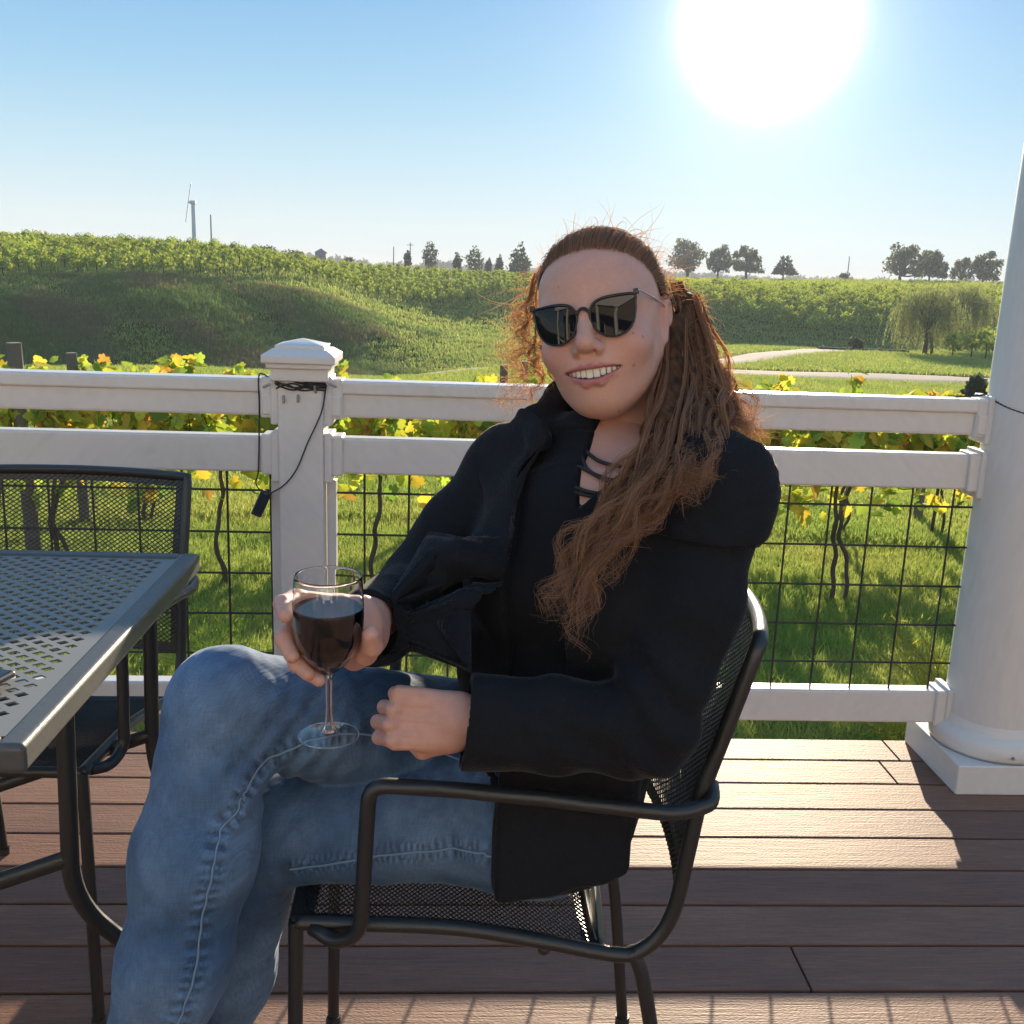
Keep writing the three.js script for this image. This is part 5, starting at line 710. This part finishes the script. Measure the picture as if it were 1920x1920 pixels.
  const hairline = (s) => { // s -1 (right ear) .. 1 (left ear), across the top of the forehead
    const a = Math.abs(s), th = s * 1.62; return V(Math.sin(th) * .95, .54 - .62 * Math.pow(a, 2.4), Math.cos(th) * .84).normalize(); };
  const knot = V(.015, .28, -.96).normalize();
  const capStrands = [];
  for (let i = 0; i < 6500; i++) {
    const s = gs() * .55 + (R() * 2 - 1) * .55; if (Math.abs(s) > 1.02) continue;
    const back = R() < .6 ? Math.pow(R(), .8) * .24 : R() * .55, h0 = hairline(s).add(V(gs() * .02, gs() * .05, gs() * .03)).normalize(), d0 = h0.clone().lerp(knot, back).normalize(), lowK = Math.max(0, Math.abs(s) - .55) * 1.5, tgt = knot.clone().add(V(s * .55, -lowK * .5, .05)).normalize(), side = V(gs(), gs(), gs()).multiplyScalar(.045), p = [], lift = .001 + R() * R() * .0085, N = 16;
    for (let k = 0; k <= N; k++) { const t = k / N, d = d0.clone().lerp(tgt, t * .95).add(side.clone().multiplyScalar(t)); d.addScaledVector(V(0, 1, 0), .14 * Math.sin(Math.PI * t) * (1 - Math.abs(s) * .6)).normalize(); const q = onCap(d), n = q.clone().sub(V(0, .03, -.016)).normalize(); q.addScaledVector(n, lift * Math.min(1, t * 4 + .1) + .0022 * Math.sin(t * 9 + s * 23 + side.x * 60) * t + .004 * Math.exp(-(((t - .3) / .2) ** 2)) * (1 - Math.abs(s))); p.push(q.applyMatrix4(HEAD)); }
    capStrands.push({ p, w: .00045 + R() * .00035, c: tone() });
  }
  // flyaways lit by the sun
  const fly = [];
  for (let i = 0; i < 1900; i++) {
    let p0, dir; const q = R();
    if (q < .32) { const s = R() * 2 - 1, d = hairline(s).lerp(knot, .25 + R() * .5).normalize(); p0 = onCap(d).applyMatrix4(HEAD); dir = V(s * .6 + .25 + gs() * .6, .6 + gs() * .4, gs() * .5); }
    else if (q < .5) { const g = guides[7 + Math.floor(R() * 3)], k = R() * (g.length - 1.01), a = W3(g[Math.floor(k)]).lerp(W3(g[Math.floor(k) + 1]), k % 1); p0 = a.add(V(gs(), gs(), gs()).multiplyScalar(.008)); dir = V(-.9 + gs() * .5, gs() * .7 - .15, gs() * .6); }
    else { const g = guides[2 + Math.floor(R() * 4)], k = R() * (g.length - 1.01), a = W3(g[Math.floor(k)]).lerp(W3(g[Math.floor(k) + 1]), k % 1); p0 = a.add(V(gs(), gs(), gs()).multiplyScalar(.01)); dir = V(.7 + gs() * .5, .15 + gs() * .6, gs() * .6); }
    dir.normalize(); const len = .014 + R() * R() * (q < .5 ? .075 : .05), curlA = gs() * (q < .32 ? 2.5 : 5), ax = V(gs(), gs(), gs()).normalize(), p = [p0.clone()], n = 14; let d = dir.clone(), pos = p0.clone(); for (let k = 0; k < n; k++) { d.applyAxisAngle(ax, curlA / n * (1 + k * .12)).addScaledVector(V(0, -1, 0), .03).normalize(); pos = pos.clone().addScaledVector(d, len / n); p.push(pos); }
    fly.push({ p, w: .00045 + R() * .00045, c: tone() });
  }
  const hm = mat([1, 1, 1], 1, { vertexColors: true, transmission: .62, specularIntensity: .5 });
  const hair = part('hair', at0(ribbons([...capStrands, ...strands, ...fly])), hm, person);
  // the mass beneath the strands
  const under = (x, y, z) => { const v = V(x, y, z).applyMatrix4(HEADI); let d = Math.min(cap(v.x, v.y, v.z) + .0006, v.y > -.03 ? faceF.f(v.x, v.y, v.z) - .0016 : 9); // cut along the hairline
    const n = v.clone().sub(V(0, .02, -.016)).normalize(), s = clamp(Math.atan2(n.x / .95, n.z / .84) / 1.62, -1.15, 1.15), hl = hairline(s); const ax = V(0, .55, -.83); d = Math.max(d, (hl.dot(ax) - n.dot(ax)) * .08 + .0085); return d; };
  const locksF = [0, 1, 2, 3, 4, 5, 6, 10, 11, 13].map((i) => { const p = smoothPts(guides[i], 8).map((v) => v.toArray()); const n = p.length, keepN = Math.ceil(n * .72); return chain(p.slice(0, keepN), p.slice(0, keepN).map((_, k) => .0085 * (1 - .75 * k / keepN)), .01); });
  const mass = (x, y, z) => { let d = under(x, y, z); for (const f of locksF) d = smin(d, f(x, y, z), .012); return d + .0015 * noise(x * 90, y * 25, z * 90); };
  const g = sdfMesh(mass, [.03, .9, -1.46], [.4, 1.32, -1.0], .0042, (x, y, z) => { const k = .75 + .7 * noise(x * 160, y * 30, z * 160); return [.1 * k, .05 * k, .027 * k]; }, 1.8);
  part('hair_mass', at0(g), mat([1, 1, 1], .9, { vertexColors: true, specularIntensity: .25 }), hair);
}
// ---------------------------------------------------------------- sunglasses
{
  const sg = thing('sunglasses', 'dark rounded sunglasses on the face of the person', 'sunglasses', [.179, 1.1593, -1.287]);
  sg.setRotationFromMatrix(new THREE.Matrix4().extractRotation(HEAD));
  const o = [[-.0268, .001], [-.0253, .0105], [-.0195, .0175], [-.009, .0212], [.004, .0222], [.0165, .0222], [.0252, .0218], [.0288, .019], [.0282, .0115], [.0268, .001], [.023, -.011], [.0155, -.0202], [.004, -.0248], [-.0075, -.0242], [-.0175, -.0182], [-.0242, -.009]];
  const fm = mat([.012, .009, .009], .15), lensM = mat([.007, .007, .009], .02, { ior: 1.5, specularIntensity: .7 }), metal = mat([.55, .53, .5], .25, { metalness: 1 });
  const wrap = (x, y) => .1 - 2.7 * x * x + .03 * (y + .004); // the pair follows the brow
  for (const s of [-1, 1]) {
    const c = [s * .0335, -.0035], P = (x, y, lift = 0) => V(c[0] + s * x, c[1] + y, wrap(c[0] + s * x, c[1] + y) + lift);
    const ring = smoothPts(o.map(([x, y]) => P(x * .965, y * .965)), 80, true); ring.pop();
    const rim = part('rim', tubeP(ring, (t) => .0013 + .0006 * Math.max(0, Math.sin(t * 2 * Math.PI + .1)), 8, true), fm, sg);
    const pos = [], idx = [], n = ring.length, rings = 7; pos.push(P(0, 0, .0008).x, P(0, 0).y, P(0, 0, .0008).z);
    for (let k = 1; k <= rings; k++) for (let i = 0; i < n; i++) { const f = k / rings, x = c[0] + (ring[i].x - c[0]) * f, y = c[1] + (ring[i].y - c[1]) * f; pos.push(x, y, wrap(x, y) + .0008 * (1 - f * f)); }
    for (let i = 0; i < n; i++) { const j = (i + 1) % n; idx.push(0, 1 + i, 1 + j); for (let k = 0; k < rings - 1; k++) { const a = 1 + k * n, b = a + n; idx.push(a + i, b + i, a + j, a + j, b + i, b + j); } }
    part('lens', flatGeo(pos, s > 0 ? idx : idx.reverse(), null, new Array(pos.length / 3 * 2).fill(0)), lensM, sg);
    part('temple', tubeP(smoothPts([[s * .0615, .0195, .0892], [s * .0665, .0195, .086], [s * .0705, .018, .06], [s * .0752, .014, .005], [s * .0765, .006, -.022], [s * .0745, -.006, -.034]], 30), .0011, 6), metal, sg);
    part('hinge', box(.006, .0065, .006, s * .0622, .0195, .0892, .0012), fm, sg);
  }
  part('bridge', tubeP(smoothPts([[-.0085, .002, wrap(.008, 0)], [-.004, .0075, .1005], [0, .0088, .101], [.004, .0075, .1005], [.0085, .002, wrap(.008, 0)]], 16), .0019, 8), fm, sg);
}
// ---------------------------------------------------------------- wine glass
{
  const g = thing('wine_glass', 'stemmed glass half full of red wine in the right hand of the person', 'wine glass', GLASS);
  const glass = mat([1, 1, 1], .01, { transmission: 1, thickness: .002, ior: 1.5 });
  const outer = []; for (let i = 0; i <= 30; i++) { const y = .068 + (.173 - .068) * i / 30; outer.push([bowlR(y), y]); }
  const inner = outer.filter(([r, y]) => y > .0735).map(([r, y]) => [Math.max(0, r - .0011), y]).reverse(); inner.push([0, .0735]);
  const L = (p, n = 64) => new THREE.LatheGeometry(p.map(([x, y]) => new THREE.Vector2(Math.max(x, 0), y)), n);
  part('bowl', L([...outer, [.0336, .1737], ...inner]), glass, g);
  part('stem', L([[0, .069], [.0042, .0685], [.0036, .06], [.0033, .045], [.0034, .03], [.0042, .018], [.0062, .010], [.0085, .0062], [0, .006]], 32), glass, g);
  part('foot', L([[.0082, .006], [.012, .0046], [.018, .0031], [.025, .0019], [.0302, .0012], [.031, .0009]], 64), mat([1, 1, 1], .0, { transmission: 1, ior: 1.5 }), g);
  part('foot_edge', new THREE.TorusGeometry(.031, .0007, 8, 64).rotateX(Math.PI / 2).translate(0, .0009, 0), glass, g);
  const wl = .1405, wp = [[0, .0738]]; for (let i = 0; i <= 26; i++) { const y = .0742 + (wl - .0742) * i / 26; wp.push([Math.max(0, bowlR(y) - .00135), y]); } wp.push([bowlR(wl) - .0025, wl - .0004], [0, wl - .0006]);
  part('red_wine', L(wp), mat([1, 1, 1], .0, { transmission: 1, thickness: .06, ior: 1.34, attenuationColor: new THREE.Color(.42, .012, .03), attenuationDistance: .0009 }), g);
}
scene.traverse((o) => { if (o.isMesh) { o.castShadow = true; o.receiveShadow = true; } });
renderer.render(scene, camera);
